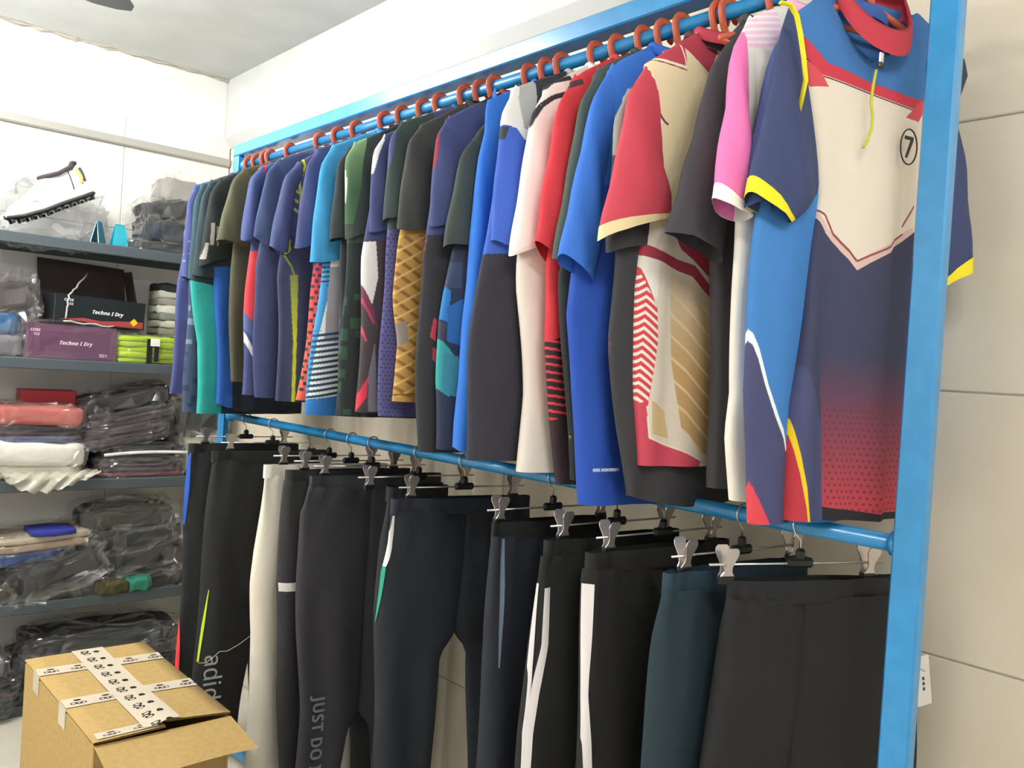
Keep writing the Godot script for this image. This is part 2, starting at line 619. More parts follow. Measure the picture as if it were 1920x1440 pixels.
func make_shirt(d: Dictionary) -> Node3D:
	var t := thing(d.n, d.l, d.get("c", "shirt"), Vector3(d.x, ROD_Y, RACK_Z), -(90.0 + d.psi), "shirts on the upper rail")
	var body: StandardMaterial3D
	if d.has("ops"):
		body = print_cloth(d.bc, d.ops, d.get("w", 512))
	else:
		body = cloth(Color(d.bc))
	var arm: StandardMaterial3D = body if d.get("st", false) else cloth(Color(d.sc))
	var prof := [Vector2(0.07, 0.05)] + mm(d.pf)
	var hem: float = prof[-1].y
	mi("torso", grid(36, 34, func(i: int, j: int) -> Vector3:
		return torso_pt(d, prof, TAU * i / 36.0, lerpf(0.05, hem, j / 33.0)), true, cloth_uv), body, t)
	for s in [1.0, -1.0]:
		var sl := mi("sleeve", sleeve_mesh(d, s, 0.0, 1.0), arm, t)
		if d.has("cuff"):
			mi("cuff", sleeve_mesh(d, s, d.get("cs", 0.95), 1.002, 0.0012), cloth(Color(d.cuff)), sl)
	mi("collar", collar_mesh(d, d.get("ch", 0.02)), cloth(Color(d.get("cc", d.sc))), t)
	hanger(d, "orange-brown hanger of the " + d.l)
	return t

# ---------------------------------------------------------------- trousers
func leg_pt(d: Dictionary, side: float, ph: float, v: float, off := 0.0) -> Vector3:
	var outer := along(d.po, v)
	var crotch: float = d.get("cr", 0.55)
	var inner := lerpf(-0.004, 0.03, smoothstep(crotch - 0.02, crotch + 0.05, v)) + 0.03 * smoothstep(crotch, 1.0, v)
	inner = d.get("gap", 1.0) * inner
	var mid := (outer + inner) / 2.0
	var half := (outer - inner) / 2.0
	var sp: float = d.x * 29.0 + side
	var t: float = lerpf(0.017, 0.03, smoothstep(0.1, 0.3, v)) * d.get("tk", 1.0) + off
	var c := cos(ph)
	var s := sin(ph)
	var u := mid + (half + off) * signf(c) * pow(absf(c), 0.85)
	var w: float = t * signf(s) * pow(absf(s), 0.8)
	var gather := 1.0 - smoothstep(0.12, 0.4, v)
	w += 0.0045 * gather * sin(u * 190.0 + sp) + 0.009 * smoothstep(0.2, 0.6, v) * sin(u * 55.0 + sp * 1.7 + v * 2.0)
	u += 0.004 * sin(v * 11.0 + sp)
	if side < 0.0:
		u *= d.get("ws", 1.0)
	return L(u * side, v, w)

func front_pt(d: Dictionary, u: float, v: float, off: float) -> Vector3:
	var side := 1.0 if u >= 0.0 else -1.0
	var lo := 0.02
	var hi := PI - 0.02
	for k in 24:
		var m := (lo + hi) / 2.0
		if absf(leg_pt(d, side, m, v, off).x) > absf(u):
			lo = m
		else:
			hi = m
	return leg_pt(d, side, lo, v, off)

func stripe(d: Dictionary, pts: Array, width: Array, color: String, parent: Node, called := "stripe") -> void:
	var n := 30
	var q := mm(pts)
	var prof := []
	for p in q:
		prof.append(Vector2(p.x, p.y))
	var v0: float = q[0].y
	var v1: float = q[-1].y
	mi(called, grid(4, n, func(i: int, j: int) -> Vector3:
		var v := lerpf(v0, v1, float(j) / (n - 1))
		var f := float(j) / (n - 1) * (width.size() - 1)
		var k := mini(int(f), width.size() - 2)
		var wd: float = lerpf(width[k], width[k + 1], f - k) / 1000.0
		return front_pt(d, along(prof, v) + wd * (i / 3.0 - 0.5), v, 0.0022), false), cloth(Color(color)), parent)

func clip_hanger(d: Dictionary) -> void:
	var t: Node3D
	if M.has("clip_proto"):
		t = M.clip_proto.duplicate()
		t.name = numbered("clip_hanger")
		add_child(t)
	else:
		t = thing("clip_hanger", "", "hanger")
		M["clip_proto"] = t
		var hook := PackedVector3Array()
		for k in 17:
			var a := deg_to_rad(-30.0 + 215.0 * k / 16.0)
			hook.append(Vector3(-0.0175 * cos(a), 0.0175 * sin(a), 0))
		hook.append(Vector3(0.013, -0.012, 0))
		hook.append(Vector3(0.001, -0.024, 0))
		hook.append(Vector3(0, -0.05, 0))
		mi("hook", tube(hook, 0.0016, 8, 1.0, Vector3(0, 0, 1)), M.chrome, t)
		mi("bar_holder", rbox(Vector3(0.05, 0.016, 0.012), 0.004), M.black_plastic, t, Vector3(0, -0.06, 0))
		mi("hook_socket", rbox(Vector3(0.016, 0.02, 0.012), 0.004), M.black_plastic, t, Vector3(0, -0.047, 0))
		mi("bar", tube(PackedVector3Array([Vector3(-0.168, -0.061, 0), Vector3(0.168, -0.061, 0)]), 0.0021, 10), M.chrome, t)
		var face := PackedVector2Array()
		for p in [[-12, 24], [-8, 28], [8, 28], [12, 24], [13, 17], [8, 3], [6, -4], [7, -12], [12, -19], [12, -23], [-12, -23], [-12, -19], [-7, -12], [-6, -4], [-8, 3], [-13, 17]]:
			face.append(Vector2(p[0], p[1]) / 1000.0)
		for s in [-1.0, 1.0]:
			for f in [-1.0, 1.0]:
				var c := mi("clip", slab(face, 0.0022), M.clip_metal, t, Vector3(s * 0.137, -0.06, f * 0.0085))
				c.rotation_degrees.x = f * 14.0
				mi("jaw_pad", rbox(Vector3(0.026, 0.014, 0.006), 0.0015), M.black_plastic, c, Vector3(0, -0.026, 0))
	t.position = Vector3(d.x, RAIL_Y, RACK_Z)
	t.rotation_degrees.y = -(90.0 + d.psi)
	tag(t, "two-clip hanger holding the " + d.l, "hanger", "clip hangers on the lower rail")

func make_trousers(d: Dictionary) -> Node3D:
	d.po = mm(d.pf)
	var t := thing("trousers", d.l, "trousers", Vector3(d.x, RAIL_Y, RACK_Z), -(90.0 + d.psi), "trousers on the lower rail")
	var m := cloth(Color(d.bc))
	var vt: float = d.po[0].y
	for s in [1.0, -1.0]:
		mi("leg", grid(28, 40, func(i: int, j: int) -> Vector3:
			return leg_pt(d, s, TAU * i / 28.0, lerpf(vt + 0.028, d.po[-1].y, j / 39.0)), true, cloth_uv), m, t)
	mi("waistband", grid(64, 7, func(i: int, j: int) -> Vector3:
		var ph := TAU * i / 64.0
		var c := cos(ph)
		var a: float = d.po[0].x + 0.002
		var u := a * signf(c) * pow(absf(c), 0.6)
		if u < 0.0:
			u *= d.get("ws", 1.0)
		var w: float = (0.017 + [0.0, 0.002, 0.001, 0.002, 0.001, 0.003, 0.0][j]) * signf(sin(ph)) * pow(absf(sin(ph)), 0.5)
		w *= 1.0 - 0.55 * exp(-pow((absf(u) - 0.137) / 0.03, 2.0))
		w += 0.0012 * sin(u * 260.0)
		return L(u, vt + 0.038 * j / 6.0, w), true, cloth_uv), cloth(Color(d.get("wb", d.bc))), t)
	for s in d.get("stripes", []):
		stripe(d, s[0], s[1], s[2], t, s[3] if s.size() > 3 else "stripe")
	clip_hanger(d)
	return t

func lettering(text: String, size: float, at: Transform3D, color: Color, parent: Node, called := "lettering", weight := 700, depth := 0.0008) -> MeshInstance3D:
	var f := SystemFont.new()
	f.font_names = PackedStringArray(["Droid Sans"])
	f.font_weight = weight
	var tm := TextMesh.new()
	tm.text = text
	tm.font = f
	tm.font_size = 64
	tm.pixel_size = size / 64.0
	tm.depth = depth
	tm.curve_step = 4.0
	var o := mi(called, tm, mat("ink_" + color.to_html(false), color, 0.6), parent)
	o.transform = at
	return o

func near_details(t: Node3D) -> void:
	var metal: Material = M.chrome
	mi("zip_puller", rbox(Vector3(0.009, 0.016, 0.004), 0.0015), metal, t, L(0.020, 0.158, 0.045))
	mi("zip_slider", rbox(Vector3(0.012, 0.008, 0.006), 0.002), mat("zip_dark", Color("3a3436"), 0.4), t, L(0.020, 0.158, 0.045) + Vector3(0, -0.012, 0))
	var cord := PackedVector3Array()
	for q in [Vector3(0.030, 0.179, 0.046), Vector3(0.034, 0.204, 0.046), Vector3(0.036, 0.228, 0.046), Vector3(0.031, 0.246, 0.046), Vector3(0.031, 0.266, 0.046), Vector3(0.038, 0.285, 0.046), Vector3(0.046, 0.297, 0.046)]:
		cord.append(L(q.x, q.y, q.z))
	mi("zip_cord", tube(cord, 0.0022, 8), cloth(Color("c9cc4a")), t)
	var pipe := PackedVector3Array()
	for q in [Vector3(0.217, 0.122, 0.04), Vector3(0.199, 0.121, 0.04), Vector3(0.186, 0.133, 0.04), Vector3(0.177, 0.156, 0.04), Vector3(0.168, 0.187, 0.04), Vector3(0.161, 0.219, 0.04), Vector3(0.153, 0.265, 0.02)]:
		pipe.append(L(q.x, q.y, q.z))
	mi("shoulder_piping", tube(pipe, 0.0048, 8, 0.5), cloth(Color("efe02e")), t)
	var ring := PackedVector3Array()
	for k in 29:
		var a := TAU * k / 28.0
		ring.append(L(-0.055, 0.278, 0.042) + Vector3(0.018 * cos(a), 0.027 * sin(a), 0))
	mi("badge_ring", tube(ring, 0.0012, 6), mat("ink_dark", Color("2e3134"), 0.6), t)
	var seven := PackedVector2Array([Vector2(-0.010, 0.016), Vector2(0.009, 0.016), Vector2(0.009, 0.010), Vector2(-0.002, -0.017), Vector2(-0.007, -0.017), Vector2(0.003, 0.0105), Vector2(-0.010, 0.0105)])
	var b := mi("badge_number", slab(seven, 0.0008), M.ink_dark, t, L(-0.055, 0.278, 0.042))
	b.rotation_degrees.y = 180

# lettering that reads down the leg, set on the front of the cloth at (u, v)
func letter_at(u: float, v: float, t: Node3D) -> Transform3D:
	return Transform3D(Basis(Vector3(0, -1, 0), Vector3(-1, 0, 0), Vector3(0, 0, -1)), L(u, v, 0.042))

func hang_tag(t: Node3D) -> void:
	var tagm := mi("price_tag", rbox(Vector3(0.03, 0.085, 0.001), 0.0004), mat("tag_paper", Color("d9d6d0"), 0.7), t, L(-0.241, 0.255, 0.03))
	tagm.rotation_degrees.z = -10
	for k in 3:
		mi("printed_mark", rbox(Vector3(0.005, 0.0055, 0.0004), 0.0001), mat("ink_tag", Color("4a434a"), 0.6), tagm, Vector3(0.0, 0.004 - 0.009 * k, -0.0007))
	var strike := mi("printed_mark", rbox(Vector3(0.016, 0.0012, 0.0004), 0.0001), M.ink_tag, tagm, Vector3(0.002, 0.02, -0.0007))
	strike.rotation_degrees.z = 38
	mi("tag_string", tube(PackedVector3Array([Vector3(0, 0.04, 0), Vector3(0.004, 0.07, 0.004), Vector3(0.012, 0.09, 0.012)]), 0.0006, 6), M.tag_paper, tagm)

func blue_print(t: Node3D) -> void:
	lettering("NIKE AEROSWIFT", 0.0075, Transform3D(Basis(Vector3(-1, 0, 0), Vector3(0, 1, 0), Vector3(0, 0, -1)), L(0.163, 0.821, 0.045)), Color("c9d6ee"), t)

# ---------------------------------------------------------------- the garments, far end first
func shirts() -> void:
	make_shirt({"n": "tee_shirt", "l": "violet-blue tee with pale specks, first at the rack far end", "x": 0.902, "psi": -12, "sl": [224, 110, 243, 424, 138, 434, 118, 262], "pf": [212, 118, 244, 441, 255, 804], "sc": "46518c", "bc": "48538a", "ops": [["b", "7f8fb0", [205, 280, 250, 440], 12, 14], ["p", "414a80", [260, 564, 163, 556, 146, 813, 282, 815]]], "st": true})
	make_shirt({"n": "tee_shirt", "l": "dark teal tee with grey-blue block camouflage, second from far end", "x": 0.962, "psi": -12, "sl": [225, 111, 243, 426, 138, 478, 118, 262], "pf": [213, 119, 237, 460, 229, 859], "sc": "34505a", "bc": "3c4c68", "ops": [["p", "34505a", [-400, 0, 400, 0, 400, 330, -400, 330]], ["b", "6f8296", [120, 430, 260, 860], 22, 50], ["b", "27354e", [120, 430, 260, 860], 26, 40]]})
	make_shirt({"n": "tee_shirt", "l": "turquoise bodied tee with blackish teal sleeves", "x": 1.03, "psi": -10, "sl": [221, 109, 253, 423, 148, 423, 118, 262], "pf": [209, 117, 252, 438, 212, 629, 210, 859], "sc": "2d4047", "bc": "26343c", "ops": [["p", "2d4047", [-400, 0, 400, 0, 400, 330, -400, 330]], ["p", "2ba79e", [286, 434, 152, 452, 124, 884, 249, 883]]]})
	make_shirt({"n": "tee_shirt", "l": "blue bodied tee with black sleeves and white bars", "x": 1.07, "psi": -8, "sl": [203, 104, 243, 391, 138, 359, 118, 262], "pf": [191, 112, 184, 397, 164, 625, 151, 825], "sc": "242b2d", "bc": "222b36", "ops": [["p", "2058ac", [209, 393, 133, 382, 103, 837, 181, 838]], ["p", "242b2d", [343, 88, 109, 35, 87, 376, 323, 408]], ["p", "a9a89f", [219, 257, 208, 255, 208, 325, 220, 327]], ["p", "a9a89f", [233, 321, 223, 319, 230, 372, 243, 374]], ["p", "a9a89f", [254, 365, 245, 361, 248, 398, 256, 399]], ["p", "8d8c86", [204, 266, 195, 264, 193, 326, 200, 327]]], "st": true, "tail": 0.03})
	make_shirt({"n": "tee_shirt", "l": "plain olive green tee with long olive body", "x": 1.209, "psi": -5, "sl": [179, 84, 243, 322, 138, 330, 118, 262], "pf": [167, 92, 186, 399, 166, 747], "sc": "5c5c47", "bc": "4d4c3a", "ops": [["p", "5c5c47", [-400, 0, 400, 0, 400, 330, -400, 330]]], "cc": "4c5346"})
	make_shirt({"n": "tee_shirt", "l": "navy tee with coral red side and white swoosh line", "x": 1.406, "psi": 5, "sl": [201, 106, 232, 332, 191, 329, 184, 154], "pf": [189, 114, 200, 390, 206, 561, 202, 779], "sc": "4a588f", "bc": "444e80", "ops": [["p", "4a588f", [-400, 0, 400, 0, 400, 330, -400, 330]], ["p", "e2444f", [217, 362, 157, 354, 149, 541, 168, 577, 192, 560, 218, 524]], ["p", "5a6a9a", [218, 524, 193, 557, 169, 574, 176, 621, 215, 578]], ["p", "eef2f6", [216, 581, 208, 589, 174, 652, 171, 680, 181, 665, 204, 623]], ["p", "e2444f", [199, 90, 166, 79, 174, 162, 188, 165]]], "cc": "e0495c"})
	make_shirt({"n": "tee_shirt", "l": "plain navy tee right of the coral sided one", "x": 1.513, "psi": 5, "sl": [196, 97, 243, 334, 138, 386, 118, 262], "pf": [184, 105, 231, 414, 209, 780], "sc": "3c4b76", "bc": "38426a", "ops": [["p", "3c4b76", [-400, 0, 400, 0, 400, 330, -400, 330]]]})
	make_shirt({"n": "tee_shirt", "l": "navy tee with lime printed chest and lime side stripe", "x": 1.618, "psi": 5, "sl": [193, 123, 243, 370, 193, 381, 174, 163], "pf": [181, 131, 211, 446, 191, 783], "sc": "444f7e", "bc": "38415f", "ops": [["p", "444f7e", [-400, 0, 400, 0, 400, 330, -400, 330]], ["p", "4a5528", [203, 102, 150, 91, 164, 164, 187, 168]], ["l", "c4cc3e", [180, 97, 176, 137, 163, 222, 165, 339], 7], ["l", "c4cc3e", [200, 127, 180, 109, 157, 97], 9], ["l", "c4cc3e", [165, 97, 156, 134, 164, 164], 6], ["s", "b9c15a", [192, 162, 167, 157, 169, 274, 190, 278], 26, 9, 0.6], ["l", "b9c131", [201, 352, 188, 340, 186, 371, 198, 381, 194, 361], 6], ["l", "8f9a45", [199, 385, 179, 414, 169, 442], 5], ["g", "8a9548", [182, 436, 161, 434, 154, 616, 148, 788, 157, 788, 163, 617], "c3c927", 450, 600]]})
	make_shirt({"n": "tee_shirt", "l": "indigo tee with a coral dotted panel fading down its side", "x": 1.764, "psi": 5, "sl": [208, 107, 243, 380, 138, 348, 118, 262], "pf": [196, 115, 180, 427, 195, 617, 211, 771], "sc": "454e7e", "bc": "3d3a66", "ops": [["p", "454e7e", [-400, 0, 400, 0, 400, 330, -400, 330]], ["g", "c9444e", [180, 393, 164, 391, 161, 559, 170, 671, 186, 772, 221, 773, 203, 618], "ef6a50", 430, 700], ["d", "3d3548", [180, 393, 164, 391, 161, 559, 170, 671, 187, 749, 218, 750, 203, 618], 15, 4.2]]})
	make_shirt({"n": "tee_shirt", "l": "sky blue tee with white and black stripes over a blue hem", "x": 1.849, "psi": 5, "sl": [216, 115, 243, 425, 138, 393, 118, 262], "pf": [204, 123, 207, 401, 213, 563, 229, 803], "sc": "41a2dd", "bc": "3f97d4", "ops": [["p", "41a2dd", [-400, 0, 400, 0, 400, 330, -400, 330]], ["p", "f2f4f5", [219, 401, 189, 397, 189, 494, 212, 617, 224, 745, 230, 772, 149, 769, 163, 396]], ["p", "a9a7b2", [190, 427, 161, 423, 158, 613, 195, 616]], ["s", "22384e", [219, 401, 189, 397, 190, 474, 211, 476], 12, 4, -0.15], ["s", "2a4a66", [220, 591, 159, 586, 150, 749, 228, 772], 14, 6.5, -0.2], ["p", "2f78c2", [254, 768, 125, 748, 120, 817, 251, 819]]], "cc": "3a8fd0"})
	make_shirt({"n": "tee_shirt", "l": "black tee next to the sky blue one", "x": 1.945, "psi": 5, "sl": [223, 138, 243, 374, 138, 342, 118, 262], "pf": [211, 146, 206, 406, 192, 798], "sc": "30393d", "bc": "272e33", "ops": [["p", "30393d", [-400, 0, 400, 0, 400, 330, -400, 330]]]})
	make_shirt({"n": "tee_shirt", "l": "charcoal sleeved tee with a moss green shoulder panel", "x": 2.018, "psi": 5, "sl": [250, 142, 243, 373, 138, 341, 118, 262], "pf": [238, 150, 235, 414, 228, 793], "sc": "3c4846", "bc": "232c2e", "ops": [["p", "3c4846", [287, 139, 136, 107, 146, 372, 270, 389]], ["g", "9cbf8c", [273, 136, 200, 121, 210, 185, 221, 263, 233, 340, 260, 344], "45684a", 110, 260], ["p", "d8e0d0", [261, 218, 251, 216, 250, 293, 258, 294]], ["b", "2f4f41", [150, 450, 240, 800], 30, 25]], "cc": "86a06f", "st": true})
	make_shirt({"n": "tee_shirt", "l": "navy sleeved tee with white shoulder and red swooshes", "x": 2.119, "psi": 5, "sl": [233, 137, 243, 366, 138, 340, 118, 262], "pf": [221, 145, 249, 421, 246, 615, 242, 776], "sc": "414a7a", "bc": "4d424a", "ops": [["p", "414a7a", [278, 130, 130, 97, 153, 373, 261, 389]], ["p", "e6e5ea", [265, 133, 209, 121, 215, 155, 231, 192, 242, 236, 252, 238]], ["p", "efeff0", [266, 392, 224, 386, 213, 467, 224, 535, 252, 483]], ["p", "79405a", [254, 477, 219, 538, 205, 588, 238, 530, 257, 520]], ["l", "b8476a", [257, 502, 238, 536, 216, 572], 6], ["l", "c94a66", [258, 544, 245, 579, 232, 614], 5], ["p", "e33f55", [222, 692, 224, 741, 246, 775, 252, 772, 244, 738, 234, 713]], ["p", "807f88", [222, 686, 211, 612, 192, 773, 219, 774]]], "cc": "d0cfd8", "st": true})
	make_shirt({"n": "tee_shirt", "l": "blackish green sleeved tee with a purple mesh body", "x": 2.179, "psi": 5, "sl": [228, 116, 243, 346, 138, 323, 118, 262], "pf": [216, 124, 231, 423, 226, 613, 220, 780], "sc": "3b4a4b", "bc": "52528a", "ops": [["p", "3b4a4b", [289, 108, 130, 71, 152, 353, 271, 371]], ["p", "4d5685", [269, 121, 215, 109, 227, 167, 239, 225, 251, 251, 260, 253]], ["d", "3a3a68", [271, 373, 192, 362, 162, 789, 243, 791], 9, 2.4]], "cc": "49527c", "st": true})
	make_shirt({"n": "tee_shirt", "l": "charcoal tee over a golden brown plaid body", "x": 2.232, "psi": 5, "sl": [212, 129, 243, 369, 138, 364, 118, 262], "pf": [200, 137, 231, 397, 229, 519, 214, 611, 226, 743], "sc": "434445", "bc": "b98f4c", "ops": [["p", "434445", [-400, 0, 400, 0, 400, 330, -400, 330]], ["s", "8a6330", [271, 387, 173, 373, 147, 731, 247, 734], 30, 9, 0.7], ["s", "d2b070", [271, 387, 173, 373, 147, 731, 247, 734], 30, 6, -0.7], ["p", "8a8078", [232, 577, 206, 564, 199, 610, 224, 629]], ["l", "7a5a2e", [241, 731, 161, 723], 4]], "cc": "2f3233"})
	make_shirt({"n": "tee_shirt", "l": "black bodied tee with maroon shoulder and navy sleeves", "x": 2.352, "psi": 5, "sl": [225, 135, 243, 373, 138, 341, 118, 262], "pf": [213, 143, 250, 435, 244, 611, 232, 841], "sc": "454f80", "bc": "2f2f36", "ops": [["p", "454f80", [284, 128, 116, 89, 149, 378, 265, 395]], ["p", "99344c", [271, 131, 223, 120, 226, 159, 232, 209, 239, 254, 251, 273]], ["p", "d0405a", [257, 398, 242, 396, 246, 438, 257, 436]], ["p", "c94058", [222, 560, 214, 565, 216, 609, 227, 601]], ["p", "c94058", [221, 621, 210, 625, 213, 653, 221, 645]]], "cc": "8a2f46", "st": true})
	make_shirt({"n": "tee_shirt", "l": "grey-green sleeved tee with blue and teal colour blocks", "x": 2.407, "psi": 5, "sl": [195, 176, 243, 418, 138, 408, 118, 262], "pf": [183, 184, 214, 445, 231, 566, 238, 681, 227, 830], "sc": "3e4947", "bc": "2d3650", "ops": [["p", "3e4947", [-400, 0, 400, 0, 400, 330, -400, 330]], ["p", "3d4a66", [228, 448, 197, 444, 196, 498, 234, 502]], ["p", "2e7fc8", [235, 491, 217, 506, 220, 571, 248, 559]], ["p", "2b6cae", [223, 539, 192, 519, 187, 617, 221, 609]], ["p", "3f3f55", [250, 563, 224, 576, 228, 620, 249, 602]], ["p", "36a3a4", [251, 595, 229, 609, 198, 642, 209, 722, 226, 712, 251, 688]], ["p", "3f8fa4", [227, 631, 193, 639, 196, 721, 226, 712]]]})
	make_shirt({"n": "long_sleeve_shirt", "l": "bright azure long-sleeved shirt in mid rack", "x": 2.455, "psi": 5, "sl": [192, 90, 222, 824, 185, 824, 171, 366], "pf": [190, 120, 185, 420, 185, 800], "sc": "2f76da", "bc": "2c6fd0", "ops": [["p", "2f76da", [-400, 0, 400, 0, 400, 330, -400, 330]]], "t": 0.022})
	make_shirt({"n": "tee_shirt", "l": "royal blue sleeved tee with white shoulder and charcoal body", "x": 2.555, "psi": 5, "sl": [221, 112, 243, 421, 138, 427, 118, 262], "pf": [209, 120, 251, 447, 264, 610, 262, 834], "sc": "4166cc", "bc": "363641", "ops": [["p", "4166cc", [295, 121, 193, 95, 146, 430, 271, 446]], ["p", "f0f1f2", [248, 109, 174, 90, 163, 221, 185, 217, 203, 199, 219, 197, 238, 198]], ["p", "b5b8bb", [193, 95, 161, 87, 154, 198, 185, 195, 198, 137]], ["p", "3b4650", [243, 203, 220, 198, 229, 224, 243, 229]]], "st": true, "cc": "aeb0b4"})
	make_shirt({"n": "tee_shirt", "l": "white tee with black shoulder stripes and a cream body", "x": 2.613, "psi": 5, "sl": [193, 115, 243, 447, 138, 415, 118, 262], "pf": [181, 123, 211, 450, 210, 505, 187, 704, 183, 850], "sc": "f4f2f0", "bc": "eee5dd", "ops": [["p", "f4f2f1", [290, 121, 143, 84, 129, 253, 191, 410, 263, 463]], ["l", "35353a", [218, 186, 202, 158, 186, 128, 165, 109, 123, 93], 9], ["l", "35353a", [222, 217, 207, 187, 189, 161, 165, 141, 121, 121], 9]], "w": 640, "st": true, "cc": "eeeeee"})
	make_shirt({"n": "tee_shirt", "l": "red tee with black shoulder stripes and striped lower front", "x": 2.681, "psi": 5, "sl": [189, 110, 243, 431, 138, 483, 118, 262], "pf": [177, 118, 212, 470, 199, 603, 148, 865], "sc": "e84450", "bc": "d83a45", "ops": [["l", "4a3a40", [223, 224, 215, 175, 203, 144, 157, 123], 10], ["l", "6a2c38", [197, 123, 158, 104], 5], ["p", "8a2c35", [191, 467, 152, 482, 142, 599, 177, 601]], ["p", "33242a", [201, 603, 137, 579, 105, 886, 151, 884, 181, 737]], ["s", "e0424c", [201, 603, 137, 579, 118, 726, 178, 747], 14, 5, 0.1]], "w": 640, "st": true, "cc": "d0384a"})
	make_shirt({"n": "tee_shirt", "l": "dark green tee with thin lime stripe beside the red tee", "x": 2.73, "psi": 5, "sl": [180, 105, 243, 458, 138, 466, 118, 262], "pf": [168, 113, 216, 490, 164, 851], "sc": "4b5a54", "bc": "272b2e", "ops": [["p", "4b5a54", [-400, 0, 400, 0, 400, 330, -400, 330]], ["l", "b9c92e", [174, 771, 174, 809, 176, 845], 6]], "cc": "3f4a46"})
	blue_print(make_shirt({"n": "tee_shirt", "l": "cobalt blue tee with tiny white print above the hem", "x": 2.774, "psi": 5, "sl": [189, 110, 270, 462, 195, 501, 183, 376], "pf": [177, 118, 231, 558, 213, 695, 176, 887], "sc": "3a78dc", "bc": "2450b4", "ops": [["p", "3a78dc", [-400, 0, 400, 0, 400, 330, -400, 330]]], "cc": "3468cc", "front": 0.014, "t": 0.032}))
	make_shirt({"n": "tee_shirt", "l": "black tee with maroon piping and a grey shoulder", "x": 2.856, "psi": 5, "sl": [231, 182, 243, 455, 138, 436, 118, 262], "pf": [219, 190, 216, 601, 182, 743, 151, 861], "sc": "37373b", "bc": "37363b", "ops": [["p", "9a9a94", [296, 185, 204, 162, 212, 260, 250, 311, 284, 318]], ["p", "8c2f52", [256, 484, 229, 480, 211, 654, 168, 858, 184, 857, 220, 689]]], "st": true, "cc": "58383f", "tail": 0.02})
	make_shirt({"n": "sports_jersey", "l": "maroon sleeved jersey with cream cuffs and chevron side", "x": 2.876, "psi": 5, "sl": [211, 136, 290, 445, 133, 380, 144, 321], "pf": [199, 144, 186, 422, 187, 510, 171, 687, 153, 806], "sc": "cf4a5c", "bc": "e6dccd", "ops": [["p", "efdfb8", [228, 135, 56, 53, 1, 396, 214, 426]], ["p", "c0465a", [241, 126, 118, 70, 115, 129, 202, 129, 239, 148]], ["l", "f2ecdf", [209, 133, 197, 129, 116, 131, 124, 93], 3], ["p", "b93f52", [124, 93, 109, 67, 36, 47, 33, 83, 60, 129]], ["l", "8d3a44", [198, 133, 114, 136], 2], ["p", "efe9e0", [191, 217, 177, 212, 158, 230, 163, 237, 186, 231]], ["l", "6f3540", [190, 215, 175, 214, 158, 232, 150, 235], 4], ["p", "ded3c6", [215, 414, -4, 381, -9, 423, 213, 439]], ["p", "a73a50", [202, 429, 153, 445, 71, 461, -12, 527, -14, 546, 76, 480, 152, 462, 199, 459]], ["p", "b03a52", [122, 409, 60, 432, -6, 471, -10, 509, 50, 468, 100, 437]], ["p", "f3efe8", [192, 454, 152, 462, 154, 525, 176, 510]], ["p", "d6474f", [211, 459, 192, 457, 153, 543, 147, 596, 151, 650, 155, 704, 178, 718, 196, 652]], ["v", "f5ece2", [209, 478, 188, 476, 153, 543, 147, 596, 151, 650, 155, 697, 179, 714, 196, 652], 13, 6, 0.75, 173], ["g", "e6dccd", [126, 468, 54, 496, -22, 555, -42, 786, 32, 785, 79, 739, 103, 629], "cfa976", 440, 640], ["s", "e9d3a4", [122, 504, -21, 546, -42, 786, 32, 785, 79, 739, 103, 629], 34, 6, 0.8], ["p", "d9bf8f", [148, 695, 113, 712, 100, 759, 140, 751]], ["p", "cd4a60", [191, 710, 160, 697, 153, 722, 145, 758, 78, 778, 31, 796, 34, 814, 182, 816]], ["l", "f3ead9", [153, 722, 145, 758, 78, 778, 31, 795], 3], ["l", "c9a268", [32, 778, -37, 774], 3]], "w": 1024, "cuff": "efdcab", "cs": 0.93, "cc": "b93f52", "dip": 0.03, "front": 0.02, "wallside": 1.1, "ch": 0.022})
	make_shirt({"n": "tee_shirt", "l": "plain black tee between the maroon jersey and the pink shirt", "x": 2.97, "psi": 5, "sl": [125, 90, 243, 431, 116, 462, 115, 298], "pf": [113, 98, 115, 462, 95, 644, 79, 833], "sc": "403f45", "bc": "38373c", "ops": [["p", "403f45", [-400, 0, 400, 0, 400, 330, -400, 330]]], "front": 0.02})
	make_shirt({"n": "tee_shirt", "l": "pink sleeved shirt with white cuffs and pinstriped shoulder", "x": 3.053, "psi": 5, "sl": [190, 101, 243, 394, 169, 414, 168, 319], "pf": [178, 109, 170, 413, 164, 513, 147, 675, 156, 737, 137, 840], "sc": "f373b8", "bc": "f1ede3", "ops": [["p", "f47dbd", [312, 157, 185, 127, 184, 286, 181, 428, 285, 444]], ["p", "f6cfe2", [238, 105, 118, 69, 110, 140, 182, 159, 188, 128, 240, 138]], ["s", "fbeef4", [238, 105, 118, 69, 110, 140, 182, 159, 188, 128, 240, 138], 10, 4, -0.25]], "w": 640, "st": true, "cuff": "f7f3f5", "cs": 0.93, "front": 0.02, "cc": "efb3d4"})
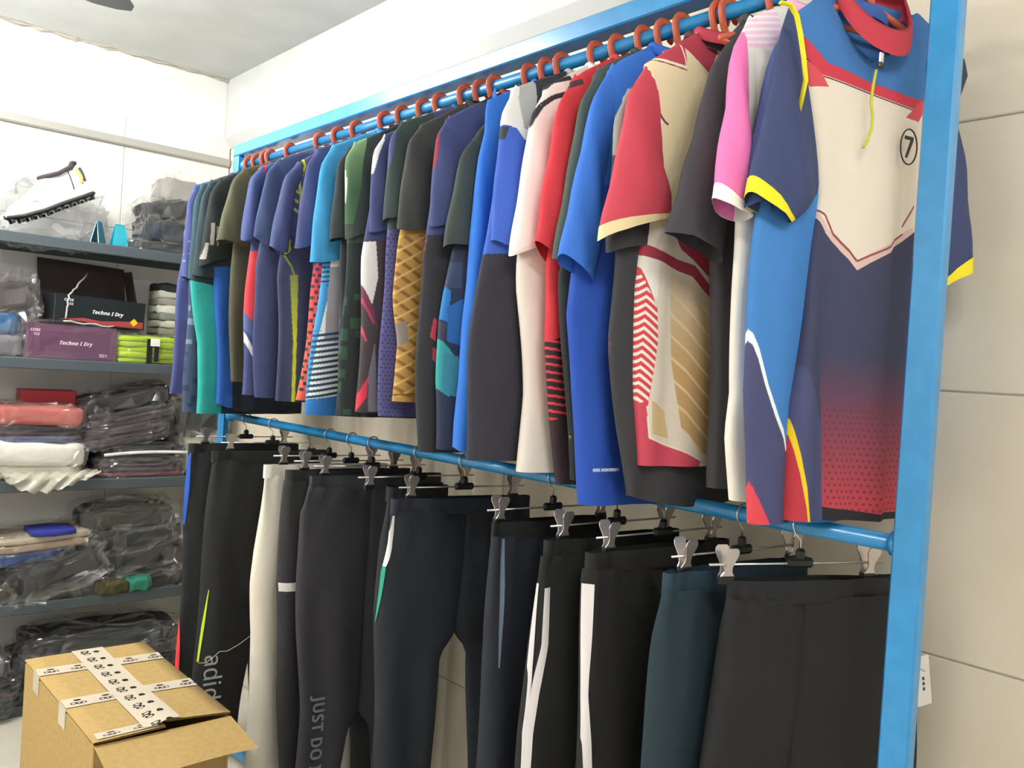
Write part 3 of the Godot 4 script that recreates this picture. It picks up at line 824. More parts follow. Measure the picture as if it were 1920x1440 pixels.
	make_shirt({"n": "sports_jersey", "l": "blue sports shirt with white piping behind the zip jersey", "x": 3.108, "psi": 5, "sl": [165, 108, 215, 399, 171, 406, 167, 327], "pf": [153, 116, 192, 433, 197, 499, 202, 674, 191, 732, 163, 864], "sc": "43568a", "bc": "4180c4", "ops": [["p", "3f7fc6", [249, 419, 77, 392, 22, 877, 203, 867]], ["p", "464a72", [230, 598, 202, 581, 191, 599, 165, 672, 136, 719, 110, 767, 90, 869, 203, 867]], ["l", "eef6fb", [204, 575, 192, 603, 171, 657, 147, 703, 122, 743, 116, 753], 6], ["p", "d94552", [207, 712, 200, 735, 170, 814, 142, 864, 179, 865, 204, 797]], ["l", "f4eae8", [206, 705, 195, 759, 174, 837], 2]], "w": 1024, "wallside": 1.42, "cc": "3b5ea8", "front": 0.0})
	near_details(make_shirt({"n": "zip_jersey", "l": "large cream and navy zip jersey with red dotted hem", "x": 3.141, "psi": 15, "sl": [164, 98, 235, 390, 154, 422, 85, 368], "pf": [152, 106, 84, 371, 105, 557, 124, 694, 111, 857], "sc": "3a456e", "bc": "3b4058", "ops": [["p", "e4dacb", [293, 68, -154, -52, -209, 462, 255, 510]], ["p", "3f75b6", [182, 61, -157, -27, -181, 198, -78, 193, 14, 186, 98, 176, 138, 142]], ["p", "c93a4c", [182, 114, 168, 118, 138, 142, 98, 174, 14, 185, -78, 192, -130, 192, -131, 211, -80, 209, 10, 202, 106, 193, 163, 148]], ["l", "5a3040", [173, 130, 147, 158, 106, 195, 10, 204, -80, 211, -113, 211], 2], ["p", "d2505a", [164, 160, 124, 178, 106, 192, 93, 209, 121, 212, 157, 180]], ["p", "d2505a", [-68, 226, -101, 194, -118, 197, -98, 227]], ["l", "e8d93a", [205, 121, 188, 117, 172, 135, 161, 178, 150, 229], 11], ["p", "3b3f5c", [265, 397, 111, 378, 91, 400, 77, 423, 32, 469, 25, 476, -81, 418, -102, 402, -198, 359, -253, 883, 224, 871]], ["p", "d9bcb2", [111, 376, 91, 399, 77, 423, 32, 469, 25, 476, -81, 418, -102, 402, -101, 392, -80, 405, 28, 462, 72, 418, 92, 387]], ["l", "8f4a4e", [111, 375, 79, 397, 64, 424, 33, 455, 26, 462, -28, 438, -80, 407], 3], ["l", "8f4a4e", [-77, 396, -100, 360], 3], ["p", "272b44", [187, 396, 147, 391, 138, 576, 151, 623, 156, 686, 170, 640]], ["g", "3b3f5c", [81, 508, -211, 479, -252, 874, 46, 867], "b8404c", 600, 830], ["p", "454a72", [133, 622, 104, 628, 72, 682, 61, 714, 46, 867, 86, 866, 113, 763]], ["p", "b93440", [150, 604, 137, 654, 112, 747, 82, 866, 150, 865, 156, 717]], ["l", "f0cc22", [151, 604, 134, 661, 115, 739, 87, 858], 6], ["d", "7a2c3c", [60, 682, -231, 671, -250, 849, 45, 844], 9.5, 1.9], ["p", "262228", [49, 837, -50, 846, -249, 845, -253, 883, 46, 875]]], "w": 1536, "st": false, "cuff": "f4e22a", "cs": 0.925, "cc": "c23a4a", "ch": 0.04, "dip": 0.1, "front": 0.02, "t": 0.03, "fold": 0.011, "wallside": 1.55, "rtip": 0.006, "ins": 0.0}))

func trousers() -> void:
	var t0 := make_trousers({"l": "black trousers with blue side stripe, leftmost on lower rail", "x": 1.0, "psi": 4, "pf": [188, 85, 190, 354, 189, 592, 189, 839, 189, 1030], "bc": "1c2022", "stripes": [[[189, 114, 193, 254, 195, 350], [9, 14, 8], "2255b8"], [[191, 653, 192, 727, 190, 836], [2, 12, 10], "ee4448", "zip_tape"]]})
	var t1 := make_trousers({"l": "black trousers with lime zip and grey lettering", "x": 1.2, "psi": 4, "pf": [192, 85, 201, 318, 208, 576, 209, 842, 209, 1030], "bc": "1e2021", "stripes": [[[186, 516, 193, 605, 203, 742], [2, 7, 5], "cfe63a", "zip_tape"]]})
	lettering("adidas", 0.075, letter_at(0.167, 0.823, t1), Color("b9babc"), t1, "lettering", 400)
	mi("draw_cord", tube(PackedVector3Array([L(0.213, 0.733, 0.045), L(0.191, 0.736, 0.045), L(0.171, 0.724, 0.045), L(0.149, 0.707, 0.045), L(0.125, 0.709, 0.045), L(0.089, 0.693, 0.045), L(0.044, 0.665, 0.045)]), 0.0012, 6), cloth(Color("b9bd9a")), t1)
	var t2 := make_trousers({"l": "white trousers, the only pale pair on the lower rail", "x": 1.566, "psi": 5, "pf": [191, 85, 209, 329, 211, 411, 200, 565, 200, 810, 194, 939, 194, 1030], "bc": "e6e0d3", "wb": "efeade"})
	var t3 := make_trousers({"l": "dark grey trousers with white pocket patch beside the white pair", "x": 1.69, "psi": 5, "pf": [188, 85, 196, 255, 202, 398, 187, 588, 161, 899, 161, 1030], "bc": "2f3033", "stripes": [[[172, 385, 170, 408], [52, 52], "e8e6e4", "pocket_patch"]]})
	var t4 := make_trousers({"l": "charcoal trousers with a slogan running down the leg", "x": 1.8, "psi": 5, "pf": [175, 85, 202, 186, 196, 374, 189, 486, 170, 699, 172, 854, 172, 1030], "bc": "34343c", "cr": 0.74, "ws": 1.25})
	lettering("JUST DO IT", 0.044, letter_at(0.134, 0.768, t4), Color("77787c"), t4)
	var t5 := make_trousers({"l": "plain dark charcoal trousers squeezed behind the navy pair", "x": 2.02, "psi": 5, "pf": [85, 85, 100, 214, 99, 399, 82, 601, 82, 1030], "bc": "25282c"})
	var t6 := make_trousers({"l": "dark navy trousers with white and green side piping", "x": 2.207, "psi": 10, "pf": [182, 85, 190, 182, 202, 251, 206, 375, 188, 565, 188, 1030], "bc": "1f242e", "stripes": [[[178, 113, 183, 163, 192, 217, 198, 237], [3, 9, 14, 8], "e9e9ea", "piping"], [[198, 237, 203, 295, 209, 369], [8, 8, 2], "2f9d86", "piping"]], "cr": 0.415, "wb": "222838", "gap": 1.3})
	var t7 := make_trousers({"l": "navy trousers with a grey-blue side stripe, right of the gap", "x": 2.51, "psi": 5, "pf": [152, 85, 156, 113, 154, 216, 152, 329, 155, 518, 155, 1030], "bc": "212633", "stripes": [[[133, 118, 133, 213, 135, 299, 135, 374], [8, 9, 8, 3], "6f8496"]], "wb": "181a1e"})
	var t8 := make_trousers({"l": "black trousers with two white stripes down the leg", "x": 2.69, "psi": 4, "pf": [177, 85, 192, 111, 194, 165, 200, 316, 211, 428, 215, 498, 215, 1030], "bc": "1b1c1c", "stripes": [[[178, 170, 182, 274, 197, 356, 206, 428, 207, 499], [15, 15, 15, 12, 10], "efe9ec"], [[194, 163, 199, 247, 204, 331, 213, 427, 213, 498], [4, 4, 4, 4, 4], "e4dfe2"]]})
	var t9 := make_trousers({"l": "black trousers with a wavy white side stripe", "x": 2.805, "psi": 4, "pf": [184, 85, 188, 135, 187, 241, 184, 335, 173, 463, 173, 1030], "bc": "1c1c1e", "stripes": [[[187, 138, 184, 241, 181, 335, 169, 418, 164, 464], [16, 13, 9, 11, 14], "efe9ec"]]})
	var t10 := make_trousers({"l": "dark teal trousers beside the black pair nearest the post", "x": 2.975, "psi": 6, "pf": [179, 85, 181, 107, 191, 192, 193, 242, 202, 385, 202, 1030], "bc": "1c313a", "wb": "203948"})
	var t11 := make_trousers({"l": "black trousers nearest the post on the lower rail", "x": 3.085, "psi": 22, "pf": [131, 85, 141, 163, 148, 263, 155, 380, 155, 1030], "bc": "191a1e", "tk": 1.1, "ws": 1.72})
	hang_tag(t11)

# ---------------------------------------------------------------- goods on the shelves
func parcel(called: String, label: String, category: String, group: String, at: Vector3, size: Vector3, color: String, turn := Vector3.ZERO, seed_no := 1, wrap := 1.0) -> Node3D:
	var t := thing(called, label, category, at, 0.0, group)
	t.rotation_degrees = turn
	var inner := cloth(Color(color))
	mi("folded_garment", crumple(size, minf(0.012, size.y * 0.3), 7.0, seed_no, 0.32, 32, 16), inner, t, Vector3(0, size.y / 2, 0))
	if wrap > 0.0:
		mi("plastic_wrap", crumple(size + Vector3(0.012, 0.006 + size.y * 0.1, 0.016), minf(0.035, 0.01 + size.y * 0.25) * wrap, 16.0, seed_no + 50, 0.4, 60, 26, 0.008 * minf(1.0, size.y / 0.05 + 0.3)), M.clear_plastic, t, Vector3(0, size.y / 2, 0))
	return t

func italic_x(size_at: Vector3, slant := 0.28) -> Transform3D:
	return Transform3D(Basis(Vector3(0, 0, -1), Vector3(0, 1, -slant), Vector3(1, 0, 0)), size_at)

func printed_box(label: String, at: Vector3, size: Vector3, color: String, turn: Vector3) -> Node3D:
	var t := thing("printed_box", label, "box", at)
	t.rotation_degrees = turn
	var m := mat("card_" + color, Color(color), 0.35)
	var th := 0.003
	mi("front_panel", rbox(Vector3(th, size.y, size.z), 0.001), m, t, Vector3(size.x / 2, size.y / 2, 0))
	mi("rear_panel", rbox(Vector3(th, size.y, size.z), 0.001), m, t, Vector3(-size.x / 2, size.y / 2, 0))
	for s in [-1.0, 1.0]:
		mi("side_panel", rbox(Vector3(size.x, size.y, th), 0.001), m, t, Vector3(0, size.y / 2, s * size.z / 2))
	mi("bottom_panel", rbox(Vector3(size.x, th, size.z), 0.001), m, t, Vector3(0, th / 2, 0))
	return t

func shelf_goods() -> void:
	var y1 := 1.752
	var y2 := 1.308
	var y3 := 0.861
	var y4 := 0.414
	var y5 := 0.038
	shoe(y1)
	# crumpled shoe bag behind the shoe
	var bag := mi("plastic_bag", crumple(Vector3(0.16, 0.2, 0.36), 0.05, 9.0, 21, 0.6, 48, 26, 0.012), mat("grey_plastic", Color(0.72, 0.73, 0.74, 0.22), 0.1), self, Vector3(0.1, y1 + 0.096, 0.745))
	M.grey_plastic.transparency = BaseMaterial3D.TRANSPARENCY_ALPHA
	tag(bag, "crumpled translucent grey plastic bag under and behind the white shoe", "plastic bag")
	# two small acrylic stands
	var acr := mat("teal_acrylic", Color("18a4bd"), 0.15)
	var labels := ["small dull teal acrylic stand nearer the white shoe", "small bright turquoise acrylic stand nearer the wrapped dark bundles"]
	var zs := [0.592, 0.515]
	for k in 2:
		var a := thing("acrylic_stand", labels[k], "stand", Vector3(0.215, y1, zs[k]), [50.0, 8.0][k])
		var face := PackedVector2Array([Vector2(-0.033, 0), Vector2(0.033, 0), Vector2(0.019, 0.093), Vector2(-0.019, 0.093)])
		for s in [-1.0, 1.0]:
			var f := mi("panel", slab(face, 0.003), acr if k == 1 else mat("dull_acrylic", Color("3f7f99"), 0.2), a, Vector3(s * 0.017, 0.0, 0))
			f.basis = Basis(Vector3.UP, PI / 2) * Basis(Vector3.RIGHT, s * -0.17)
		mi("top_bend", rbox(Vector3(0.008, 0.003, 0.038), 0.001), acr, a, Vector3(0, 0.0915, 0))
	# bundles at the right end of the top shelf
	parcel("wrapped_bundle", "flat clear-wrapped navy bundle at the bottom of the heap on the top shelf", "package", "", Vector3(0.17, y1, 0.36), Vector3(0.24, 0.035, 0.24), "2b3033", Vector3.ZERO, 3)
	parcel("wrapped_bundle", "navy clothes bundle wrapped in clear plastic, second in the top shelf heap", "package", "", Vector3(0.17, y1 + 0.042, 0.345), Vector3(0.23, 0.085, 0.16), "1f2b37", Vector3(0, 4, 0), 4)
	parcel("wrapped_bundle", "rolled charcoal garment with an open dark end in the top shelf heap", "package", "", Vector3(0.17, y1 + 0.135, 0.33), Vector3(0.2, 0.075, 0.19), "252729", Vector3(10, -6, 0), 5)
	parcel("wrapped_bundle", "puffy pale grey plastic bundle crowning the heap on the top shelf", "package", "", Vector3(0.15, y1 + 0.215, 0.29), Vector3(0.18, 0.09, 0.14), "8d8a86", Vector3.ZERO, 6, 1.3)
	# second shelf
	var purple := printed_box("purple printed underwear box lying under the black open box", Vector3(0.19, y2, 0.685), Vector3(0.2, 0.125, 0.31), "66405a", Vector3(0, 2, 0))
	mi("lid", rbox(Vector3(0.202, 0.003, 0.312), 0.001), M.card_66405a, purple, Vector3(0, 0.1265, 0))
	lettering("Techno I Dry", 0.019, italic_x(Vector3(0.1025, 0.061, -0.012)), Color("f0e2ea"), purple)
	lettering("CORE", 0.013, italic_x(Vector3(0.1025, 0.103, 0.128), 0.0), Color("e8c8d8"), purple)
	lettering("TEX", 0.012, italic_x(Vector3(0.1025, 0.088, 0.124), 0.0), Color("e8c8d8"), purple)
	lettering("001", 0.018, italic_x(Vector3(0.1025, 0.02, -0.11), 0.0), Color("d8b8cc"), purple)
	var fab := mi("wrap", crumple(Vector3(0.215, 0.132, 0.335), 0.02, 14.0, 77, 0.22, 44, 22, 0.006), M.clear_plastic, purple, Vector3(0, 0.063, 0.004))
	fab.name = "plastic_wrap"
	var black := printed_box("black printed underwear box with its brown lid open", Vector3(0.185, y2 + 0.134, 0.595), Vector3(0.2, 0.105, 0.33), "1e2425", Vector3(-1.5, 4, 0))
	var brown := mat("brown_card", Color("382f2e"), 0.7)
	var lid := mi("lid", rbox(Vector3(0.003, 0.155, 0.33), 0.001), brown, black, Vector3(-0.125, 0.175, 0.0))
	lid.rotation_degrees.z = 16
	var ear := mi("lid_ear", rbox(Vector3(0.09, 0.14, 0.003), 0.001), brown, black, Vector3(-0.06, 0.165, -0.163))
	ear.rotation_degrees = Vector3(14, 0, 0)
	mi("folded_garment", crumple(Vector3(0.17, 0.05, 0.29), 0.012, 8.0, 71), cloth(Color("6b5248")), black, Vector3(0, 0.06, 0))
	var red := PackedVector2Array([Vector2(-0.15, 0.012), Vector2(-0.06, 0.024), Vector2(0.0, 0.018), Vector2(0.08, 0.026), Vector2(0.16, 0.03), Vector2(0.16, 0.005), Vector2(0.05, 0.004), Vector2(-0.05, 0.01)])
	var wave := mi("printed_wave", slab(red, 0.0006), mat("red_ink", Color("9c3f3c"), 0.5), black, Vector3(0.1022, 0.0, 0.0))
	wave.rotation_degrees.y = 90
	lettering("Techno I Dry", 0.019, italic_x(Vector3(0.1025, 0.05, -0.025)), Color("f2efec"), black)
	lettering("CORE", 0.013, italic_x(Vector3(0.1025, 0.085, 0.118), 0.0), Color("e6e6e6"), black)
	lettering("TEX", 0.012, italic_x(Vector3(0.1025, 0.071, 0.112), 0.0), Color("e6e6e6"), black)
	var dia := mi("yellow_mark", rbox(Vector3(0.001, 0.022, 0.022), 0.0002), mat("yellow_ink", Color("e8c01e"), 0.5), black, Vector3(0.1025, 0.026, -0.125))
	dia.rotation_degrees.x = 45
	for seg in [[Vector3(0.104, 0.1, 0.12), Vector3(-0.02, 0.2, 0.02)], [Vector3(0.104, 0.1, 0.12), Vector3(0.104, 0.012, 0.125)], [Vector3(0.104, 0.004, 0.13), Vector3(0.104, 0.002, -0.05)]]:
		var pts := PackedVector3Array()
		for k in 9:
			pts.append(seg[0].lerp(seg[1], k / 8.0) + Vector3(0.002 * sin(k * 2.1), 0.003 * sin(k * 1.7), 0.002 * cos(k * 2.9)))
		mi("torn_wrap", tube(pts, 0.0035, 6), mat("wrap_edge", Color("b9b4b0"), 0.2), black)
	parcel("wrapped_bundle", "dark brown plastic-wrapped bundle at the left end of the box shelf", "package", "", Vector3(0.17, y2 + 0.16, 0.9), Vector3(0.22, 0.1, 0.19), "3c3634", Vector3(14, 0, 0), 8, 1.4)
	parcel("wrapped_bundle", "blue plastic-wrapped bundle left of the purple box", "package", "", Vector3(0.17, y2 + 0.075, 0.94), Vector3(0.22, 0.075, 0.16), "2d5f8e", Vector3.ZERO, 9, 1.2)
	parcel("wrapped_bundle", "grey wrapped bundle at the bottom left beside the purple box", "package", "", Vector3(0.17, y2, 0.94), Vector3(0.24, 0.07, 0.18), "77737a", Vector3.ZERO, 10, 1.2)
	for k in 5:
		parcel("folded_shirt", ["lowest", "second lowest", "middle", "second highest", "topmost"][k] + " folded lime-green shirt of the pile beside the purple box", "shirt", "lime shirts piled on the box shelf", Vector3(0.18, y2 + 0.021 * k, 0.405 - 0.003 * (k % 2)), Vector3(0.22, 0.021, 0.235), "a6c31f", Vector3(0, 2.0 * sin(k * 2.0), 0), 30 + k, 0.5 if k < 4 else 1.0)
	var st := thing("black_strap", "black strap with a white tag hanging over the lime shirts", "strap", Vector3(0.3, y2 - 0.03, 0.4))
	mi("webbing", rbox(Vector3(0.003, 0.125, 0.022), 0.001), M.black_plastic, st, Vector3(0.01, 0.065, 0.008))
	mi("webbing", rbox(Vector3(0.003, 0.09, 0.018), 0.001), M.black_plastic, st, Vector3(0.008, 0.085, -0.02))
	mi("white_tag", rbox(Vector3(0.002, 0.03, 0.036), 0.0006), mat("paper", Color("e9e7e2"), 0.7), st, Vector3(0.013, 0.115, -0.012))
	mi("strap_tip", rbox(Vector3(0.004, 0.01, 0.02), 0.001), M.paper, st, Vector3(0.01, 0.0, 0.008))
	for k in 7:
		var w := parcel("folded_cloth", "folded pale cloth item in the upright stack behind the blue shirts", "folded cloth", "pale folded stack at the right end of the box shelf", Vector3(0.12, y2 + 0.12 + 0.03 * k, 0.27), Vector3(0.15, 0.028, 0.13), ["8c8d80", "c9c6bb", "7f8378", "d6d3c8", "9c9b8e", "dcdad2", "353738"][k], Vector3(0, 3.0 * sin(k), 0), 40 + k, 0.0)
		w.set_meta("label", ["folded cloth item lowest in the pale stack behind the blue shirts", "cream folded cloth item second lowest in the pale stack", "grey-green folded cloth item third from the bottom of the pale stack", "off-white folded cloth item in the middle of the pale stack", "grey folded cloth item third from the top of the pale stack", "whitish folded cloth item second from the top of the pale stack", "dark folded cloth item topping the pale stack"][k])
	parcel("wrapped_bundle", "dark green wrapped bundle carrying the pale folded stack", "package", "", Vector3(0.13, y2, 0.24), Vector3(0.22, 0.12, 0.09), "2b322d", Vector3.ZERO, 49)
	# third shelf, left column
	var lab3 := ["thick cream garment in clear plastic at the bottom of the left pile", "bright white folded garment in plastic in the left pile of the third shelf"]
	parcel("wrapped_bundle", lab3[0], "package", "", Vector3(0.18, y3, 0.775), Vector3(0.24, 0.05, 0.31), "c9c3b2", Vector3(-3, 0, 0), 12, 1.2)
	parcel("wrapped_bundle", lab3[1], "package", "", Vector3(0.19, y3 + 0.055, 0.79), Vector3(0.25, 0.085, 0.33), "e9e5dc", Vector3(-4, 2, 0), 13, 0.6)
	for k in 3:
		parcel("wrapped_shirt", ["blue-grey wrapped shirt just above the white package", "dark plum wrapped shirt in the left pile of the third shelf", "dark grey wrapped shirt right under the red package"][k], "package", "", Vector3(0.18, y3 + 0.142 + 0.02 * k, 0.79), Vector3(0.24, 0.018, 0.31), ["52557f", "41323b", "353133"][k], Vector3(0, 2.0 * k, 0), 60 + k)
	parcel("wrapped_shirt", "salmon-red wrapped garment topping the left pile of the third shelf", "package", "", Vector3(0.19, y3 + 0.205, 0.79), Vector3(0.25, 0.06, 0.32), "b4615a", Vector3(-1.5, 0, 0), 64, 0.8)
	var rc := mi("red_card", rbox(Vector3(0.09, 0.06, 0.19), 0.003), mat("red_card", Color("b8323a"), 0.5), self, Vector3(0.12, y3 + 0.295, 0.72))
	tag(rc, "bright red card box behind the salmon-red package", "card")
	# third shelf, right column
	for k in 4:
		parcel("wrapped_shirt", ["maroon wrapped shirt lowest in the right pile of the third shelf", "dark maroon wrapped shirt second in the right pile", "plum wrapped shirt third in the right pile", "charcoal wrapped shirt under the navy and white one"][k], "package", "", Vector3(0.18, y3 + 0.018 * k, 0.4), Vector3(0.24, 0.017, 0.33), ["6d3443", "40222e", "3d2d36", "2f2c30"][k], Vector3(0, 3.0 * sin(k * 1.3), 0), 80 + k)
	var nw := parcel("wrapped_shirt", "navy wrapped shirt with a broad white edge in the right pile", "package", "", Vector3(0.18, y3 + 0.075, 0.385), Vector3(0.24, 0.05, 0.32), "1c1e26", Vector3(0, -4, 0), 90)
	mi("white_edge", tube(bez(Vector3(0.122, 0.012, 0.155), Vector3(0.128, 0.03, 0.02), Vector3(0.126, 0.022, -0.16), 12), 0.006, 8), cloth(Color("e8e6e4")), nw)
	for k in 7:
		parcel("wrapped_shirt", ["lowest", "second lowest", "third lowest", "middle", "third highest", "second highest", "highest"][k] + " thin purple-grey wrapped shirt of the tilted pile", "package", "purple-grey shirts in the tilted pile of the third shelf", Vector3(0.18, y3 + 0.13 + 0.0195 * k, 0.47 - 0.004 * k), Vector3(0.24, 0.018, 0.33), ["362e34", "40303d", "352a38", "442e3b", "332b32", "3c2e38", "2c2931"][k], Vector3(11, 2.0 * sin(k * 2.4), 0), 100 + k)
	parcel("wrapped_bundle", "charcoal wrapped bundle with a bent-up corner topping the tilted pile", "package", "", Vector3(0.17, y3 + 0.27, 0.45), Vector3(0.24, 0.06, 0.32), "212024", Vector3(13, 0, 0), 110)
	parcel("wrapped_bundle", "round shiny clear plastic bundle beside the far blue post", "package", "", Vector3(0.2, y3 + 0.17, 0.19), Vector3(0.2, 0.13, 0.17), "25292a", Vector3.ZERO, 111, 1.6)
	parcel("wrapped_bundle", "pale greenish plastic bag squeezed behind the leftmost black trousers", "package", "", Vector3(0.2, y3, 0.18), Vector3(0.2, 0.15, 0.11), "b4b8a4", Vector3.ZERO, 112, 1.2)
	var drape := mi("plastic_bag", grid(26, 16, func(i: int, j: int) -> Vector3:
		var z := lerpf(0.9, 0.57, i / 25.0)
		var t := j / 15.0
		var hang: float = 0.07 * sin(PI * pow(i / 25.0, 0.7))
		var x := lerpf(0.25, 0.34, minf(1.0, t * 1.6))
		var y := y3 + 0.03 - maxf(0.0, t - 0.45) / 0.55 * hang + 0.006 * sin(i * 1.9 + j) * (1.0 if j > 1 else 0.3)
		return Vector3(x + 0.006 * sin(i * 1.3 + j * 0.8), y, z), false), mat("cream_plastic", Color(0.86, 0.85, 0.78, 0.6), 0.15))
	M.cream_plastic.transparency = BaseMaterial3D.TRANSPARENCY_ALPHA
	tag(drape, "creamy clear plastic bag drooping over the third shelf edge", "plastic bag")
	# fourth shelf
	parcel("wrapped_bundle", "olive-grey wrapped bundle flat at the bottom left of the fourth shelf", "package", "", Vector3(0.18, y4, 0.73), Vector3(0.25, 0.06, 0.38), "424039", Vector3.ZERO, 120, 1.2)
	parcel("wrapped_bundle", "black bundle under very shiny crinkled plastic on the fourth shelf", "package", "", Vector3(0.2, y4 + 0.065, 0.68), Vector3(0.25, 0.085, 0.32), "212224", Vector3(16, 6, 0), 121, 1.7)
	parcel("wrapped_bundle", "blue wrapped garment below the beige ones on the fourth shelf", "package", "", Vector3(0.17, y4 + 0.14, 0.79), Vector3(0.22, 0.045, 0.24), "33508c", Vector3(6, 0, 0), 122)
	for k in 2:
		parcel("wrapped_shirt", ["beige wrapped shirt, lower of two on the fourth shelf", "beige wrapped shirt, upper of two on the fourth shelf"][k], "package", "", Vector3(0.18, y4 + 0.188 + 0.028 * k, 0.745), Vector3(0.24, 0.026, 0.34), ["a08a72", "b3a48e"][k], Vector3(4, 2.0 * k, 0), 123 + k)
	var bp := mi("folded_cloth", crumple(Vector3(0.15, 0.02, 0.15), 0.006, 9.0, 125), cloth(Color("2c3490")), self, Vector3(0.24, y4 + 0.25, 0.71))
	tag(bp, "royal blue folded cloth on top of the beige wrapped shirts", "folded cloth")
	parcel("wrapped_bundle", "black wrapped bundle at the bottom right of the fourth shelf", "package", "", Vector3(0.18, y4, 0.38), Vector3(0.25, 0.07, 0.34), "1b1c1e", Vector3.ZERO, 126, 1.3)
	parcel("wrapped_bundle", "large black plastic-wrapped bundle in the middle of the right heap, fourth shelf", "package", "", Vector3(0.18, y4 + 0.075, 0.37), Vector3(0.25, 0.1, 0.34), "171819", Vector3(6, -5, 0), 127, 1.3)
	parcel("wrapped_bundle", "dark grey wrapped bundle with wrinkled plastic near the right heap top", "package", "", Vector3(0.18, y4 + 0.175, 0.39), Vector3(0.24, 0.075, 0.32), "252629", Vector3(5, 4, 0), 128, 1.3)
	parcel("wrapped_bundle", "brownish wrapped bundle crowning the right heap of the fourth shelf", "package", "", Vector3(0.18, y4 + 0.25, 0.43), Vector3(0.24, 0.07, 0.34), "35322c", Vector3(3, -4, 0), 129, 1.3)
	var teal := mi("folded_cloth", crumple(Vector3(0.06, 0.055, 0.1), 0.01, 14.0, 130, 0.6), cloth(Color("2a7a68")), self, Vector3(0.3, y4 + 0.028, 0.405))
	tag(teal, "small teal cloth corner sticking out at the fourth shelf edge", "folded cloth")
	var oli := mi("folded_cloth", crumple(Vector3(0.06, 0.05, 0.11), 0.014, 16.0, 131, 0.6), cloth(Color("42401f")), self, Vector3(0.3, y4 + 0.024, 0.49))
	tag(oli, "small olive cloth corner sticking out beside the teal one", "folded cloth")
	# lowest shelf
	for k in 4:
		parcel("wrapped_bundle", ["black wrapped bundle topmost of the floor-level heap", "dark grey wrapped bundle in the floor-level heap behind the carton", "near-black wrapped bundle low in the floor-level heap", "dark olive wrapped bundle at the base of the floor-level heap"][k], "package", "", Vector3(0.19, y5 + 0.165 - 0.055 * k, 0.5 + 0.03 * (k % 2)), Vector3(0.26, 0.055, 0.56), ["1e2021", "29292e", "1b1c1c", "252823"][k], Vector3(0, 3.0 * k - 4.0, 0), 140 + k, 1.2)
	for k in 6:
		parcel("wrapped_shirt", ["lowest", "second lowest", "third lowest", "third highest", "second highest", "topmost"][k] + " thin dark wrapped shirt of the pile left of the carton", "package", "dark shirts piled left of the carton", Vector3(0.24, y5 + 0.02 * k, 0.97 - 0.004 * k), Vector3(0.26, 0.019, 0.27), ["212124", "2d2930", "1e2023", "402432", "26262a", "1e1f22"][k], Vector3(-4, 3.0 * sin(k * 2.0), 0), 150 + k)
	parcel("wrapped_bundle", "grey wrapped bundle topping the pile left of the carton", "package", "", Vector3(0.22, y5 + 0.125, 0.96), Vector3(0.22, 0.05, 0.22), "77767a", Vector3.ZERO, 160)

